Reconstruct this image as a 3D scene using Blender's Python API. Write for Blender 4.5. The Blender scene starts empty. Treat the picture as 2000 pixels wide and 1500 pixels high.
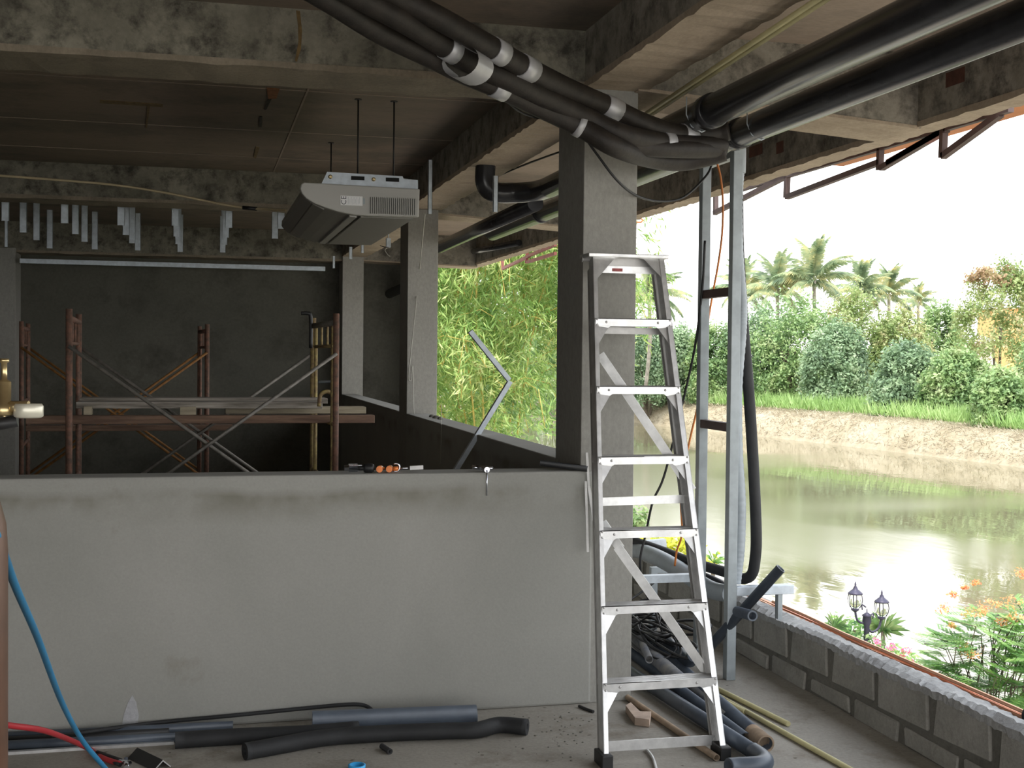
import bpy, math, random
import numpy as np
from mathutils import Vector, Matrix

C = bpy.context.scene.collection
S = bpy.context.scene
random.seed(7)

# ------------------------------------------------------------------ camera
F_PX = 2437.8
EYE = Vector((0.0, 0.0, 1.65))
def _rot(yaw, pitch, roll):
    cy, sy = math.cos(yaw), math.sin(yaw); cp, sp = math.cos(pitch), math.sin(pitch); cr, sr = math.cos(roll), math.sin(roll)
    Rz = Matrix(((cy, -sy, 0), (sy, cy, 0), (0, 0, 1)))
    B = Matrix(((1, 0, 0), (0, 0, -1), (0, 1, 0)))
    Rx = Matrix(((1, 0, 0), (0, cp, -sp), (0, sp, cp)))
    Rr = Matrix(((cr, -sr, 0), (sr, cr, 0), (0, 0, 1)))
    return Rr @ Rx @ B @ Rz
VIEW = _rot(.24618533, .02359836, .01027803)
cam_data = bpy.data.cameras.new('camera')
cam_data.sensor_fit = 'HORIZONTAL'; cam_data.sensor_width = 36.0
cam_data.lens = F_PX / 2000 * 36.0
cam_data.clip_end = 2000; cam_data.clip_start = 0.05
cam = bpy.data.objects.new('camera', cam_data); C.objects.link(cam)
r0, r1, r2 = VIEW
cam.matrix_world = Matrix(((r0[0], -r1[0], -r2[0], EYE[0]), (r0[1], -r1[1], -r2[1], EYE[1]), (r0[2], -r1[2], -r2[2], EYE[2]), (0, 0, 0, 1)))
S.camera = cam

def at(px, py, x=None, y=None, z=None):
    """a measured picture point carried onto the real plane x=.., y=.. or z=.. it lies on (metres)"""
    d = VIEW.transposed() @ Vector(((px - 1000) / F_PX, (py - 750) / F_PX, 1.0))
    if x is not None: t = x / d.x
    elif y is not None: t = y / d.y
    else: t = (z - EYE.z) / d.z
    return EYE + d * t

# ------------------------------------------------------------------ light and exposure
w = bpy.data.worlds.new('sky'); S.world = w; w.use_nodes = True
wn = w.node_tree; wn.nodes.clear()
o_ = wn.nodes.new('ShaderNodeOutputWorld'); bg = wn.nodes.new('ShaderNodeBackground')
tc = wn.nodes.new('ShaderNodeTexCoord'); sp_ = wn.nodes.new('ShaderNodeSeparateXYZ'); rp = wn.nodes.new('ShaderNodeValToRGB')
rp.color_ramp.elements[0].position = 0.0; rp.color_ramp.elements[0].color = (1, .985, .95, 1)
rp.color_ramp.elements[1].position = 0.8; rp.color_ramp.elements[1].color = (.80, .88, 1, 1)
wn.links.new(tc.outputs['Generated'], sp_.inputs[0]); wn.links.new(sp_.outputs['Z'], rp.inputs[0])
wn.links.new(rp.outputs[0], bg.inputs['Color']); bg.inputs['Strength'].default_value = 3.2
wn.links.new(bg.outputs[0], o_.inputs['Surface'])
sun_d = bpy.data.lights.new('sun', 'SUN'); sun_d.energy = 4.4; sun_d.angle = math.radians(2.0); sun_d.color = (1, .95, .84)
sun = bpy.data.objects.new('sun', sun_d); C.objects.link(sun)
sun.rotation_euler = Vector((.18, .46, -1.0)).to_track_quat('-Z', 'Y').to_euler()
S.view_settings.view_transform = 'Standard'; S.view_settings.look = 'None'
S.view_settings.gamma = 1.0; S.view_settings.use_curve_mapping = False; S.view_settings.exposure = 0.0

# ------------------------------------------------------------------ materials
def nodes_of(name):
    m = bpy.data.materials.new(name); m.use_nodes = True
    nt = m.node_tree; b = nt.nodes['Principled BSDF']
    return m, nt, b
def noise(nt, vec, scale, detail=4, rough=.6, dist=0):
    n = nt.nodes.new('ShaderNodeTexNoise'); n.inputs['Scale'].default_value = scale
    n.inputs['Detail'].default_value = detail; n.inputs['Roughness'].default_value = rough; n.inputs['Distortion'].default_value = dist
    nt.links.new(vec, n.inputs['Vector']); return n.outputs['Fac']
def ramp(nt, fac, stops):
    r = nt.nodes.new('ShaderNodeValToRGB'); e = r.color_ramp.elements
    while len(e) < len(stops): e.new(.5)
    for i, (p, c) in enumerate(stops):
        e[i].position = p; e[i].color = (*c, 1) if len(c) == 3 else c
    nt.links.new(fac, r.inputs[0]); return r.outputs[0]
def mixc(nt, fac, a, b, mode='MIX'):
    m = nt.nodes.new('ShaderNodeMix'); m.data_type = 'RGBA'; m.blend_type = mode
    for s, v in ((0, fac), (6, a), (7, b)):
        if hasattr(v, 'links') or hasattr(v, 'is_linked'): nt.links.new(v, m.inputs[s])
        elif s == 0: m.inputs[0].default_value = v
        else: m.inputs[s].default_value = (*v, 1)
    return m.outputs[2]
def coords(nt, scale=(1, 1, 1), kind='pos'):
    if kind == 'pos': v = nt.nodes.new('ShaderNodeNewGeometry').outputs['Position']
    else: v = nt.nodes.new('ShaderNodeTexCoord').outputs['Object']
    mp = nt.nodes.new('ShaderNodeMapping'); mp.inputs['Scale'].default_value = scale
    nt.links.new(v, mp.inputs['Vector']); return mp.outputs[0]
def bump(nt, b, h, strength=.3, dist=.01):
    n = nt.nodes.new('ShaderNodeBump'); n.inputs['Strength'].default_value = strength; n.inputs['Distance'].default_value = dist
    nt.links.new(h, n.inputs['Height']); nt.links.new(n.outputs[0], b.inputs['Normal'])
def concrete(name, c1, c2, stain, scale=1.2, grain=(1, 1, 1), stain_lo=.56, stain_hi=.78, bs=.35, speck=None, fine=60, gr=.13):
    m, nt, b = nodes_of(name); v = coords(nt, grain); v0 = coords(nt)
    base = ramp(nt, noise(nt, v, scale, 6, .62, .3), [(.3, c1), (.7, c2)])
    f2 = ramp(nt, noise(nt, v0, scale * 2.3, 6, .72, .1), [(stain_lo, (0, 0, 0)), (stain_hi, (1, 1, 1))])
    col = mixc(nt, f2, base, stain)
    g = ramp(nt, noise(nt, v, fine, 3, .7), [(.3, (1 - gr,) * 3), (.7, (1 + gr * .8,) * 3)])
    col = mixc(nt, 1.0, col, g, 'MULTIPLY')
    if speck:
        s = ramp(nt, noise(nt, v0, 16, 2, .5), [(.70, (0, 0, 0)), (.74, (1, 1, 1))]); col = mixc(nt, s, col, speck)
    nt.links.new(col, b.inputs['Base Color']); b.inputs['Roughness'].default_value = .9
    bump(nt, b, noise(nt, v, fine * .6, 5, .7), bs, .006)
    return m
def plain(name, c, rough=.5, metal=0, var=.12, scale=8, grain=(1, 1, 1), bs=0.0, c2=None, spec=None):
    m, nt, b = nodes_of(name); v = coords(nt, grain)
    c2 = c2 or tuple(x * (1 - var * 2) for x in c)
    nt.links.new(ramp(nt, noise(nt, v, scale, 4, .6), [(.35, c2), (.65, c)]), b.inputs['Base Color'])
    b.inputs['Roughness'].default_value = rough; b.inputs['Metallic'].default_value = metal
    if spec is not None: b.inputs['Specular IOR Level'].default_value = spec
    if bs: bump(nt, b, noise(nt, v, scale * 5, 4, .6), bs, .004)
    return m
def leafmat(name, cols, scale=.8, trans=.35, fine=9):
    m, nt, b = nodes_of(name); v = coords(nt)
    n = noise(nt, v, scale, 3, .6); n2 = noise(nt, v, fine, 2, .5)
    mx = nt.nodes.new('ShaderNodeMath'); mx.operation = 'ADD'; nt.links.new(n, mx.inputs[0]); nt.links.new(n2, mx.inputs[1])
    hf = nt.nodes.new('ShaderNodeMath'); hf.operation = 'MULTIPLY'; hf.inputs[1].default_value = .5; nt.links.new(mx.outputs[0], hf.inputs[0])
    k = len(cols); col = ramp(nt, hf.outputs[0], [(.36 + .28 * i / max(1, k - 1), c) for i, c in enumerate(cols)])
    nt.links.new(col, b.inputs['Base Color']); b.inputs['Roughness'].default_value = .5
    t = nt.nodes.new('ShaderNodeBsdfTranslucent'); nt.links.new(col, t.inputs['Color'])
    ms = nt.nodes.new('ShaderNodeMixShader'); ms.inputs[0].default_value = trans
    nt.links.new(b.outputs[0], ms.inputs[1]); nt.links.new(t.outputs[0], ms.inputs[2])
    nt.links.new(ms.outputs[0], nt.nodes['Material Output'].inputs['Surface']); return m

M = {}
M['plaster'] = concrete('grey_plaster', (.285, .285, .262), (.35, .345, .32), (.22, .20, .165), .9, (1, 1, 1), .62, .85, .10, fine=90, gr=.05)
def stain_band(m):      # damp tide mark below the wall top and a few ochre spots
    nt = m.node_tree; b = nt.nodes['Principled BSDF']; src = b.inputs['Base Color'].links[0].from_socket
    g_ = nt.nodes.new('ShaderNodeNewGeometry'); sx = nt.nodes.new('ShaderNodeSeparateXYZ'); nt.links.new(g_.outputs['Position'], sx.inputs[0])
    wob = noise(nt, coords(nt), 1.6, 3, .6); ad = nt.nodes.new('ShaderNodeMath'); ad.operation = 'MULTIPLY_ADD'; nt.links.new(wob, ad.inputs[0]); ad.inputs[1].default_value = .10; nt.links.new(sx.outputs['Z'], ad.inputs[2])
    band = ramp(nt, ad.outputs[0], [(0, (0, 0, 0)), (.99, (0, 0, 0)), (1, (0, 0, 0))]); r_ = band.node.color_ramp
    mr = nt.nodes.new('ShaderNodeMapRange'); mr.inputs['From Min'].default_value = .8; mr.inputs['From Max'].default_value = 1.2; nt.links.new(ad.outputs[0], mr.inputs[0]); nt.links.new(mr.outputs[0], band.node.inputs[0])
    r_.elements[0].position = .35; r_.elements[1].position = .68; r_.elements[1].color = (1, 1, 1, 1); r_.elements[2].position = .78
    br = ramp(nt, noise(nt, coords(nt), 2.2, 4, .6), [(.42, (0, 0, 0)), (.62, (.75, .75, .75))]); f = nt.nodes.new('ShaderNodeMath'); f.operation = 'MULTIPLY'; nt.links.new(band, f.inputs[0]); nt.links.new(br, f.inputs[1])
    c_ = mixc(nt, f.outputs[0], src, (.16, .15, .115)); sp = ramp(nt, noise(nt, coords(nt, (1, 1, .5)), 7, 2, .4), [(.76, (0, 0, 0)), (.79, (.8, .8, .8))])
    nt.links.new(mixc(nt, sp, c_, (.20, .15, .08)), b.inputs['Base Color'])
stain_band(M['plaster'])
M['column'] = concrete('column_render', (.27, .265, .24), (.33, .32, .295), (.20, .19, .17), .8, (1, 1, .6), .6, .85, .3, fine=50)
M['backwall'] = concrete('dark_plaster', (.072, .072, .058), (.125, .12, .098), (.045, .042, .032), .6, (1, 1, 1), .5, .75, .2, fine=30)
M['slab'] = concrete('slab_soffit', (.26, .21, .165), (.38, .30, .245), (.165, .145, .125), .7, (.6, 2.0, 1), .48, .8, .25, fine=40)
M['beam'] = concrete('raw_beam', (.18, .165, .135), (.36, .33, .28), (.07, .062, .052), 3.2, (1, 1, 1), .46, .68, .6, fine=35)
M['beam_inner'] = concrete('dark_inner_beam', (.13, .122, .095), (.29, .27, .215), (.055, .05, .04), 3.0, (1, 1, 1), .46, .66, .6, fine=35)  # darker copies of beam, slab and soffit, used left of the columns
M['slab_inner'] = concrete('dark_inner_slab', (.15, .125, .095), (.27, .205, .16), (.10, .09, .075), .6, (.6, 1.6, 1), .46, .78, .25, fine=40, gr=.08)
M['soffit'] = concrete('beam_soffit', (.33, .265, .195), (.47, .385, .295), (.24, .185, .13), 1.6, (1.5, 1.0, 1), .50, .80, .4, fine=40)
M['soffit_inner'] = concrete('dark_inner_soffit', (.20, .17, .125), (.30, .25, .19), (.14, .115, .085), 1.6, (1.5, 1, 1), .5, .8, .4, fine=40)
M['floor'] = concrete('floor_screed', (.27, .25, .215), (.38, .355, .31), (.17, .14, .105), .9, (1, 1, 1), .52, .72, .3, speck=(.12, .10, .08), fine=60)
M['block'] = concrete('cement_block', (.27, .26, .235), (.39, .375, .34), (.19, .18, .155), 4, (1, 1, 1), .55, .8, .7, fine=70)
M['mortar'] = concrete('mortar', (.13, .125, .108), (.20, .19, .165), (.09, .085, .072), 3, (1, 1, 1), .55, .8, .8, fine=55)
M['cap'] = concrete('wall_top_mortar', (.30, .30, .30), (.42, .42, .41), (.20, .19, .17), 5, (1, 1, 1), .58, .8, 1.0, fine=60)
M['alu'] = plain('worn_aluminium', (.80, .80, .80), .38, .75, .12, 14, bs=.08)
M['alu_dull'] = plain('dull_aluminium', (.55, .54, .53), .5, .6, .12, 10)
M['galv'] = plain('galvanised_steel', (.60, .66, .72), .5, .35, .1, 18)
M['steel'] = plain('primed_steel', (.36, .40, .42), .5, .15, .1, 12)
M['ac'] = plain('ac_casing', (.44, .43, .40), .5, 0, .02, 3)
M['ac_dark'] = plain('ac_louver', (.27, .26, .235), .45, 0, .04, 3)
M['ac_shade'] = plain('vent_shade_panel', (.10, .098, .09), .6, 0, .04, 3)
M['black'] = plain('black_plastic', (.018, .018, .019), .5, 0, .15, 12)
M['foam'] = plain('black_foam', (.022, .023, .025), .72, 0, .2, 9, bs=.3)
M['tape_black'] = plain('wrapped_black_tape', (.026, .020, .016), .6, 0, .25, 20, bs=.3)
M['tape'] = plain('silver_tape', (.52, .52, .54), .42, .3, .05, 10)
M['drain'] = plain('dark_drain_pipe', (.030, .030, .034), .25, 0, .2, 5)
M['pvc'] = plain('grey_pvc', (.080, .098, .125), .4, 0, .15, 9, c2=(.055, .068, .09))
M['pvc_dusty'] = plain('dusty_grey_pvc', (.22, .215, .20), .6, 0, .2, 9, c2=(.11, .12, .145))
M['pvc_brown'] = plain('mud_stained_pvc', (.34, .25, .17), .7, 0, .2, 12)
M['duct'] = plain('grey_duct', (.36, .40, .43), .5, 0, .08, 10)
M['rod'] = plain('yellow_conduit', (.55, .50, .27), .5, 0, .1, 6)
M['tan_cable'] = plain('tan_cable', (.55, .45, .28), .6, 0, .1, 6)
M['orange'] = plain('orange_cable', (.85, .28, .07), .5, 0, .1, 6)
M['rust_post'] = plain('rusty_red_tube', (.25, .125, .085), .75, .1, .2, 30, bs=.5, c2=(.12, .08, .06))
M['rust_yellow'] = plain('yellow_worn_tube', (.42, .33, .13), .7, .1, .2, 25, bs=.4, c2=(.20, .13, .08))
M['brace'] = plain('grey_brace', (.30, .28, .25), .6, .4, .2, 20)
M['brace_rust'] = plain('rusty_brace', (.36, .17, .05), .75, .1, .2, 20)
M['wood'] = plain('cement_splashed_wood', (.46, .42, .37), .85, 0, .2, 6, (.4, 6, 6), .5, c2=(.17, .15, .125))
M['wood_red'] = plain('stained_red_wood', (.27, .17, .115), .85, 0, .2, 7, (.5, 6, 6), .5, c2=(.14, .085, .06))
M['wood_pale'] = plain('pale_wood', (.46, .40, .29), .85, 0, .15, 6, (.5, 6, 6), .4)
M['brass'] = plain('brass', (.72, .56, .30), .28, .9, .1, 20)
M['gauge_white'] = plain('clear_gauge', (.75, .72, .60), .3, .3, .1, 20)
M['cylinder'] = plain('brown_gas_cylinder', (.13, .062, .035), .45, .2, .15, 10)
M['blue'] = plain('blue_hose', (.03, .22, .42), .45, 0, .1, 6)
M['red'] = plain('red_hose', (.50, .035, .045), .45, 0, .1, 6)
M['bluecap'] = plain('blue_plastic', (.05, .42, .85), .4, 0, .05, 6)
M['chrome'] = plain('chrome', (.80, .82, .90), .15, 1, .05, 6)
M['amber'] = plain('orange_fitting', (.85, .25, .06), .35, .2, .1, 20)
M['copper'] = plain('copper', (.80, .42, .26), .35, .7, .1, 12)
M['rust'] = plain('rust', (.12, .045, .028), .85, 0, .2, 20, bs=.4)
M['truss'] = plain('primer_angle_steel', (.12, .08, .075), .6, .2, .15, 10)
M['truss_red'] = plain('red_primer_steel', (.22, .06, .045), .6, .1, .15, 10)
M['orangesheet'] = plain('orange_sheet', (.62, .22, .07), .6, 0, .12, 4)
M['iron'] = plain('dark_cast_iron', (.055, .05, .085), .5, .3, .1, 10)
M['lampglass'] = plain('ribbed_lamp_glass', (.92, .95, .93), .05, 0, .02, 20); M['lampglass'].node_tree.nodes['Principled BSDF'].inputs['Transmission Weight'].default_value = 1; M['lampglass'].node_tree.nodes['Principled BSDF'].inputs['IOR'].default_value = 1.1
M['label'] = plain('white_label', (.85, .85, .85), .6, 0, .01, 3)
M['ink'] = plain('printed_ink', (.10, .10, .11), .7, 0, .05, 3)
M['hole'] = plain('dark_recess', (.01, .01, .01), .9, 0, .05, 3)
M['redink'] = plain('faded_red_print', (.45, .12, .12), .7, 0, .2, 60)
M['string'] = plain('white_string', (.50, .49, .44), .8, 0, .05, 6)
M['rubble'] = plain('broken_tile', (.55, .42, .33), .8, 0, .15, 12, bs=.4)
M['bark'] = plain('bark', (.20, .16, .12), .9, 0, .25, 4, bs=.5)
M['palmbark'] = plain('palm_bark', (.35, .31, .25), .9, 0, .2, 4)
M['leaf_far'] = leafmat('bank_leaves', [(.11, .19, .08), (.19, .31, .12), (.32, .45, .18), (.46, .52, .28)], .25, .35, 1.6)  # far bush and palm leaf colours are lightened to paint in haze
M['leaf_grey'] = leafmat('grey_green_leaves', [(.13, .20, .12), (.22, .33, .18), (.36, .48, .28), (.50, .58, .40)], .25, .35, 1.6)
M['leaf_warm'] = leafmat('warm_leaves', [(.16, .22, .08), (.28, .38, .13), (.44, .48, .22), (.55, .45, .27)], .25, .35, 1.6)
M['palm'] = leafmat('palm_leaves', [(.12, .18, .10), (.26, .35, .20), (.44, .48, .27), (.72, .64, .32)], .5, .35, 1.5)
M['bamboo'] = leafmat('bamboo_leaves', [(.08, .17, .045), (.20, .34, .08), (.40, .52, .16), (.66, .68, .34)], .9, .4, 6)
M['culm'] = plain('bamboo_culm', (.55, .43, .10), .5, 0, .2, 3)
M['fern'] = leafmat('feathery_leaves', [(.10, .24, .09), (.20, .40, .12), (.36, .56, .18), (.52, .64, .30)], 2, .45, 12)
M['yellowleaf'] = leafmat('yellow_leaves', [(.30, .38, .04), (.62, .62, .06), (.85, .78, .12)], 2, .4, 12)
M['strap'] = leafmat('strap_leaves', [(.09, .18, .07), (.20, .33, .12), (.42, .50, .24)], 2, .4, 8)
M['petal'] = leafmat('orange_petals', [(.85, .25, .16), (.92, .45, .20), (.95, .68, .28)], 20, .4, 60)
M['pink'] = leafmat('pink_petals', [(.75, .10, .25), (.90, .25, .42), (.95, .45, .60)], 20, .4, 60)
M['grass'] = leafmat('bank_grass', [(.20, .33, .10), (.33, .50, .17), (.50, .64, .29)], .3, .35, 2)
M['straw'] = leafmat('dry_straw', [(.22, .19, .12), (.40, .34, .24), (.54, .48, .37)], .5, .2, 3)
M['soil'] = concrete('dry_bank_soil', (.26, .21, .13), (.42, .36, .26), (.16, .15, .08), .5, (1, 1, 1), .55, .8, .9, fine=6)
M['ground_bounce'] = concrete('pale_bounce_ground', (.42, .37, .30), (.52, .46, .38), (.30, .27, .20), .5, (1, 1, 1), .55, .8, .6, fine=8)  # unseen ground, coloured pale to bounce warm light up to the ceiling
M['roofwhite'] = plain('pale_sheet_roof', (.70, .70, .74), .5, 0, .1, 1)
M['wallcream'] = plain('cream_wall', (.70, .60, .50), .8, 0, .1, 1)
M['wallorange'] = plain('orange_wall', (.80, .46, .18), .8, 0, .1, 1)
# river water: muddy body, mirror-like film with small ripples and one patch ruffled by wind
m, nt, b = nodes_of('river_water')
v = coords(nt, (1, .45, 1)); b.inputs['Base Color'].default_value = (.17, .155, .095, 1)
b.inputs['Roughness'].default_value = .04; b.inputs['IOR'].default_value = 1.55
n1 = noise(nt, v, 1.1, 3, .55, .4)
bump(nt, b, n1, .13, .05); M['water'] = m
wind = ramp(nt, noise(nt, coords(nt, (.03, .05, 1)), 1.0, 2, .5), [(.5, (.03, .03, .03)), (.6, (.16, .16, .16))])
nt.links.new(wind, b.inputs['Roughness'])

# ------------------------------------------------------------------ mesh helpers
class MB:
    def __init__(s): s.v = []; s.f = []; s.sm = []
    def add(s, vs, fs, smooth=False):
        k = len(s.v); s.v += [tuple(p) for p in vs]; s.f += [tuple(i + k for i in f) for f in fs]; s.sm += [smooth] * len(fs); return s
    def box(s, a, b):
        (x0, y0, z0), (x1, y1, z1) = a, b
        return s.add([(x0, y0, z0), (x1, y0, z0), (x1, y1, z0), (x0, y1, z0), (x0, y0, z1), (x1, y0, z1), (x1, y1, z1), (x0, y1, z1)],
                     [(0, 3, 2, 1), (4, 5, 6, 7), (0, 1, 5, 4), (1, 2, 6, 5), (2, 3, 7, 6), (3, 0, 4, 7)])
    def bar(s, p, q, w_, h_, up=(0, 0, 1)):
        """box beam from p to q, w_ across, h_ along 'up'"""
        p, q = Vector(p), Vector(q); d = (q - p).normalized(); u = Vector(up)
        if abs(d.dot(u)) > .98: u = Vector((0, 1, 0))
        r = d.cross(u).normalized(); u = r.cross(d).normalized(); r *= w_ / 2; u *= h_ / 2
        return s.add([p - r - u, p + r - u, p + r + u, p - r + u, q - r - u, q + r - u, q + r + u, q - r + u],
                     [(0, 3, 2, 1), (4, 5, 6, 7), (0, 1, 5, 4), (1, 2, 6, 5), (2, 3, 7, 6), (3, 0, 4, 7)])
    def tube(s, pts, r, n=10, hollow=0, radii=None):
        pts = [Vector(p) for p in pts]; k0 = len(s.v); rings = []
        d0 = (pts[1] - pts[0]).normalized(); u = Vector((0, 0, 1)) if abs(d0.z) < .9 else Vector((1, 0, 0))
        u = (u - d0 * u.dot(d0)).normalized()
        def ring(rr, i, d, u):
            b_ = d.cross(u); return [pts[i] + (u * math.cos(2 * math.pi * j / n) + b_ * math.sin(2 * math.pi * j / n)) * rr for j in range(n)]
        vs = []; frames = []
        for i in range(len(pts)):
            if i == 0: d = d0
            elif i == len(pts) - 1: d = (pts[-1] - pts[-2]).normalized()
            else: d = ((pts[i + 1] - pts[i]).normalized() + (pts[i] - pts[i - 1]).normalized()).normalized()
            u = (u - d * u.dot(d)).normalized(); frames.append((d, u.copy()))
            vs += ring(radii[i] if radii else r, i, d, u)
        fs = [(i * n + j, i * n + (j + 1) % n, (i + 1) * n + (j + 1) % n, (i + 1) * n + j) for i in range(len(pts) - 1) for j in range(n)]
        s.add(vs, fs, True); L = len(pts) - 1
        if not hollow: s.add([], [tuple(k0 + j for j in range(n))[::-1], tuple(k0 + L * n + j for j in range(n))]) if False else None
        if not hollow:
            s.f += [tuple(k0 + j for j in reversed(range(n))), tuple(k0 + L * n + j for j in range(n))]; s.sm += [False, False]
        else:
            for i in (0, L):
                d, uu = frames[i]; k = len(s.v); rr = (radii[i] if radii else r) * hollow
                ri = ring(rr, i, d, uu); sg = 1 if i == 0 else -1
                dp = [p + d * sg * max(.06, r * 1.2) for p in ri]
                s.v += [tuple(p) for p in ri + dp]
                for j in range(n):
                    a_, b_ = k0 + i * n + j, k0 + i * n + (j + 1) % n; c_, e_ = k + j, k + (j + 1) % n
                    s.f += [(a_, b_, e_, c_), (c_, e_, e_ + n, c_ + n)]; s.sm += [False, True]
                s.f.append(tuple(k + n + j for j in range(n))); s.sm.append(False)
        return s
    def lathe(s, base, prof, n=20, axis=(0, 0, 1)):
        ax = Vector(axis).normalized(); u = Vector((1, 0, 0)) if abs(ax.x) < .9 else Vector((0, 1, 0)); u = (u - ax * u.dot(ax)).normalized(); v_ = ax.cross(u)
        vs = []
        for r, h in prof: vs += [Vector(base) + ax * h + (u * math.cos(2 * math.pi * j / n) + v_ * math.sin(2 * math.pi * j / n)) * max(r, 1e-4) for j in range(n)]
        fs = [(i * n + j, i * n + (j + 1) % n, (i + 1) * n + (j + 1) % n, (i + 1) * n + j) for i in range(len(prof) - 1) for j in range(n)]
        k0 = len(s.v); s.add(vs, fs, True); L = len(prof) - 1
        s.f += [tuple(k0 + j for j in reversed(range(n))), tuple(k0 + L * n + j for j in range(n))]; s.sm += [False, False]
        return s
    def prism(s, poly, off):
        """poly: 3D points of a planar outline; off: extrusion vector"""
        k = len(poly); off = Vector(off); vs = [Vector(p) for p in poly] + [Vector(p) + off for p in poly]
        return s.add(vs, [tuple(range(k))[::-1], tuple(range(k, 2 * k))] + [(i, (i + 1) % k, (i + 1) % k + k, i + k) for i in range(k)])
    def quads(s, P_, U, V_):
        """numpy leaf blades: centre P, half vectors U and V (pointed diamonds)"""
        k = len(s.v); A = np.stack([P_ - U, P_ - V_ - U * .1, P_ + U, P_ + V_ - U * .1], 1).reshape(-1, 3)
        s.v += [tuple(p) for p in A.tolist()]; n = len(P_)
        s.f += [(k + 4 * i, k + 4 * i + 1, k + 4 * i + 2, k + 4 * i + 3) for i in range(n)]; s.sm += [False] * n; return s
    def build(s, name, mat, parent=None, origin=None, bevel=0, label=None):
        me = bpy.data.meshes.new(name)
        if origin is None:
            if parent is None:
                a = np.array(s.v); o = Vector(((a[:, 0].min() + a[:, 0].max()) / 2, (a[:, 1].min() + a[:, 1].max()) / 2, a[:, 2].min()))
            else: o = Vector((0, 0, 0))
        else: o = Vector(origin)
        base = o if parent is None else world_of(parent)
        me.from_pydata([(x - base.x, y - base.y, z - base.z) for x, y, z in s.v], [], s.f); me.update()
        me.polygons.foreach_set('use_smooth', s.sm)
        ob = bpy.data.objects.new(name, me); C.objects.link(ob)
        me.materials.append(M[mat] if isinstance(mat, str) else mat)
        if parent is None: ob.location = o
        else: ob.parent = parent
        if bevel:
            bm_ = ob.modifiers.new('bevel', 'BEVEL'); bm_.width = bevel; bm_.segments = 2; bm_.limit_method = 'ANGLE'; bm_.angle_limit = math.radians(40)
        if label: ob['label'] = label
        return ob
def world_of(o):
    p = Vector((0, 0, 0))
    while o is not None: p += o.location; o = o.parent
    return p
def tag(o, label, cat, group=None, kind=None):
    o['label'] = label; o['category'] = cat
    if group: o['group'] = group
    if kind: o['kind'] = kind
    return o
def empty(name, loc, label, cat, group=None):
    o = bpy.data.objects.new(name, None); o.empty_display_size = .1; C.objects.link(o); o.location = loc
    return tag(o, label, cat, group)
def struct(o, label=None, cat=None):
    o['kind'] = 'structure'
    if label: o['label'] = label; o['category'] = cat or 'structure'
    return o
def copy_tree(o, parent=None):
    c = o.copy(); C.objects.link(c); c.parent = parent
    for ch in [k for k in bpy.data.objects if k.parent == o]: copy_tree(ch, c)
    return c
def curve(pts, n=8):
    """smooth path through the points (Catmull-Rom)"""
    p = [Vector(q) for q in pts]; p = [p[0] * 2 - p[1]] + p + [p[-1] * 2 - p[-2]]; out = []
    for i in range(1, len(p) - 2):
        for k in range(n):
            t = k / n; a, b_, c, d = p[i - 1], p[i], p[i + 1], p[i + 2]
            out.append(.5 * ((2 * b_) + (c - a) * t + (2 * a - 5 * b_ + 4 * c - d) * t * t + (-a + 3 * b_ - 3 * c + d) * t ** 3))
    out.append(p[-2]); return out
def rough_edge(a, b, n, amp, seed):
    rnd = random.Random(seed); a, b = Vector(a), Vector(b)
    return [a.lerp(b, i / n) + Vector((0, 0, rnd.uniform(-amp, amp) if 0 < i < n else 0)) for i in range(n + 1)]

# ------------------------------------------------------------------ the building
XC0, XC1 = 1.75, 2.015          # column faces
XO0, XO1 = 3.47, 3.60           # outer edge beam
SLAB, SOF = 3.17, 2.90
YF, YB = 5.62, 5.99             # first cross beam
L_, NEAR, FAR = -5.0, -3.8, 16.2
struct(MB().box((L_, NEAR, -.25), (3.04, 16.5, 0)).build('floor', 'floor'))
cl = struct(MB().box((L_, NEAR, SLAB), (XO1, 16.5, SLAB + .15)).build('ceiling', 'slab'))
for y0_, y1_ in ((YB, 10.74), (11.1, 15.8), (NEAR, YF)): struct(MB().box((L_, y0_ - .01, SLAB - .003), (XC0, y1_ + .01, SLAB + .01)).build('ceiling', 'slab_inner'))
for y in (7.35, 8.75, 9.95, 2.2, 4.3): # formwork seams left as thin fins on the soffit
    MB().box((L_, y, SLAB - .006), (XC0, y + .012, SLAB + .01)).build('formwork_seam', 'slab', cl)
for pts_, mt_ in ((((195, 194), (318, 202), (318, 207), (195, 199)), 'wood_strip'), (((288, 205), (293, 205), (287, 248), (284, 248)), 'wood_strip'), (((521, 170), (546, 172), (540, 190), (524, 191)), 'rust_wood'), (((523, 192), (530, 192), (520, 212), (516, 212)), 'dark_joint'), (((507, 226), (512, 226), (511, 246), (506, 246)), 'dark_joint'), (((500, 285), (507, 287), (500, 308), (495, 306)), 'wood_strip')):
    if mt_ not in M: M[mt_] = plain(mt_, {'wood_strip': (.20, .135, .06), 'rust_wood': (.28, .12, .05), 'dark_joint': (.05, .045, .035)}[mt_], .85, 0, .2, 30)
    MB().prism([at(*p_, z=SLAB) for p_ in pts_], (0, 0, -.008)).build({'wood_strip': 'formwork_strip', 'rust_wood': 'wood_plug', 'dark_joint': 'joint_gap'}[mt_], mt_, cl)
for x, ys in ((.60, (6.0, 10.7)), (-1.6, (6.0, 10.7)), (-.7, (11.1, 15.8))):
    MB().box((x, ys[0], SLAB - .006), (x + .012, ys[1], SLAB + .01)).build('formwork_seam', 'slab', cl)
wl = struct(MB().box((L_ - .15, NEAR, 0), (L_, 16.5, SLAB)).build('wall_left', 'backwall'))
wb = struct(MB().box((L_ - .15, FAR, 0), (2.84, FAR + .15, SLAB)).build('wall_back', 'backwall'))
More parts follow.
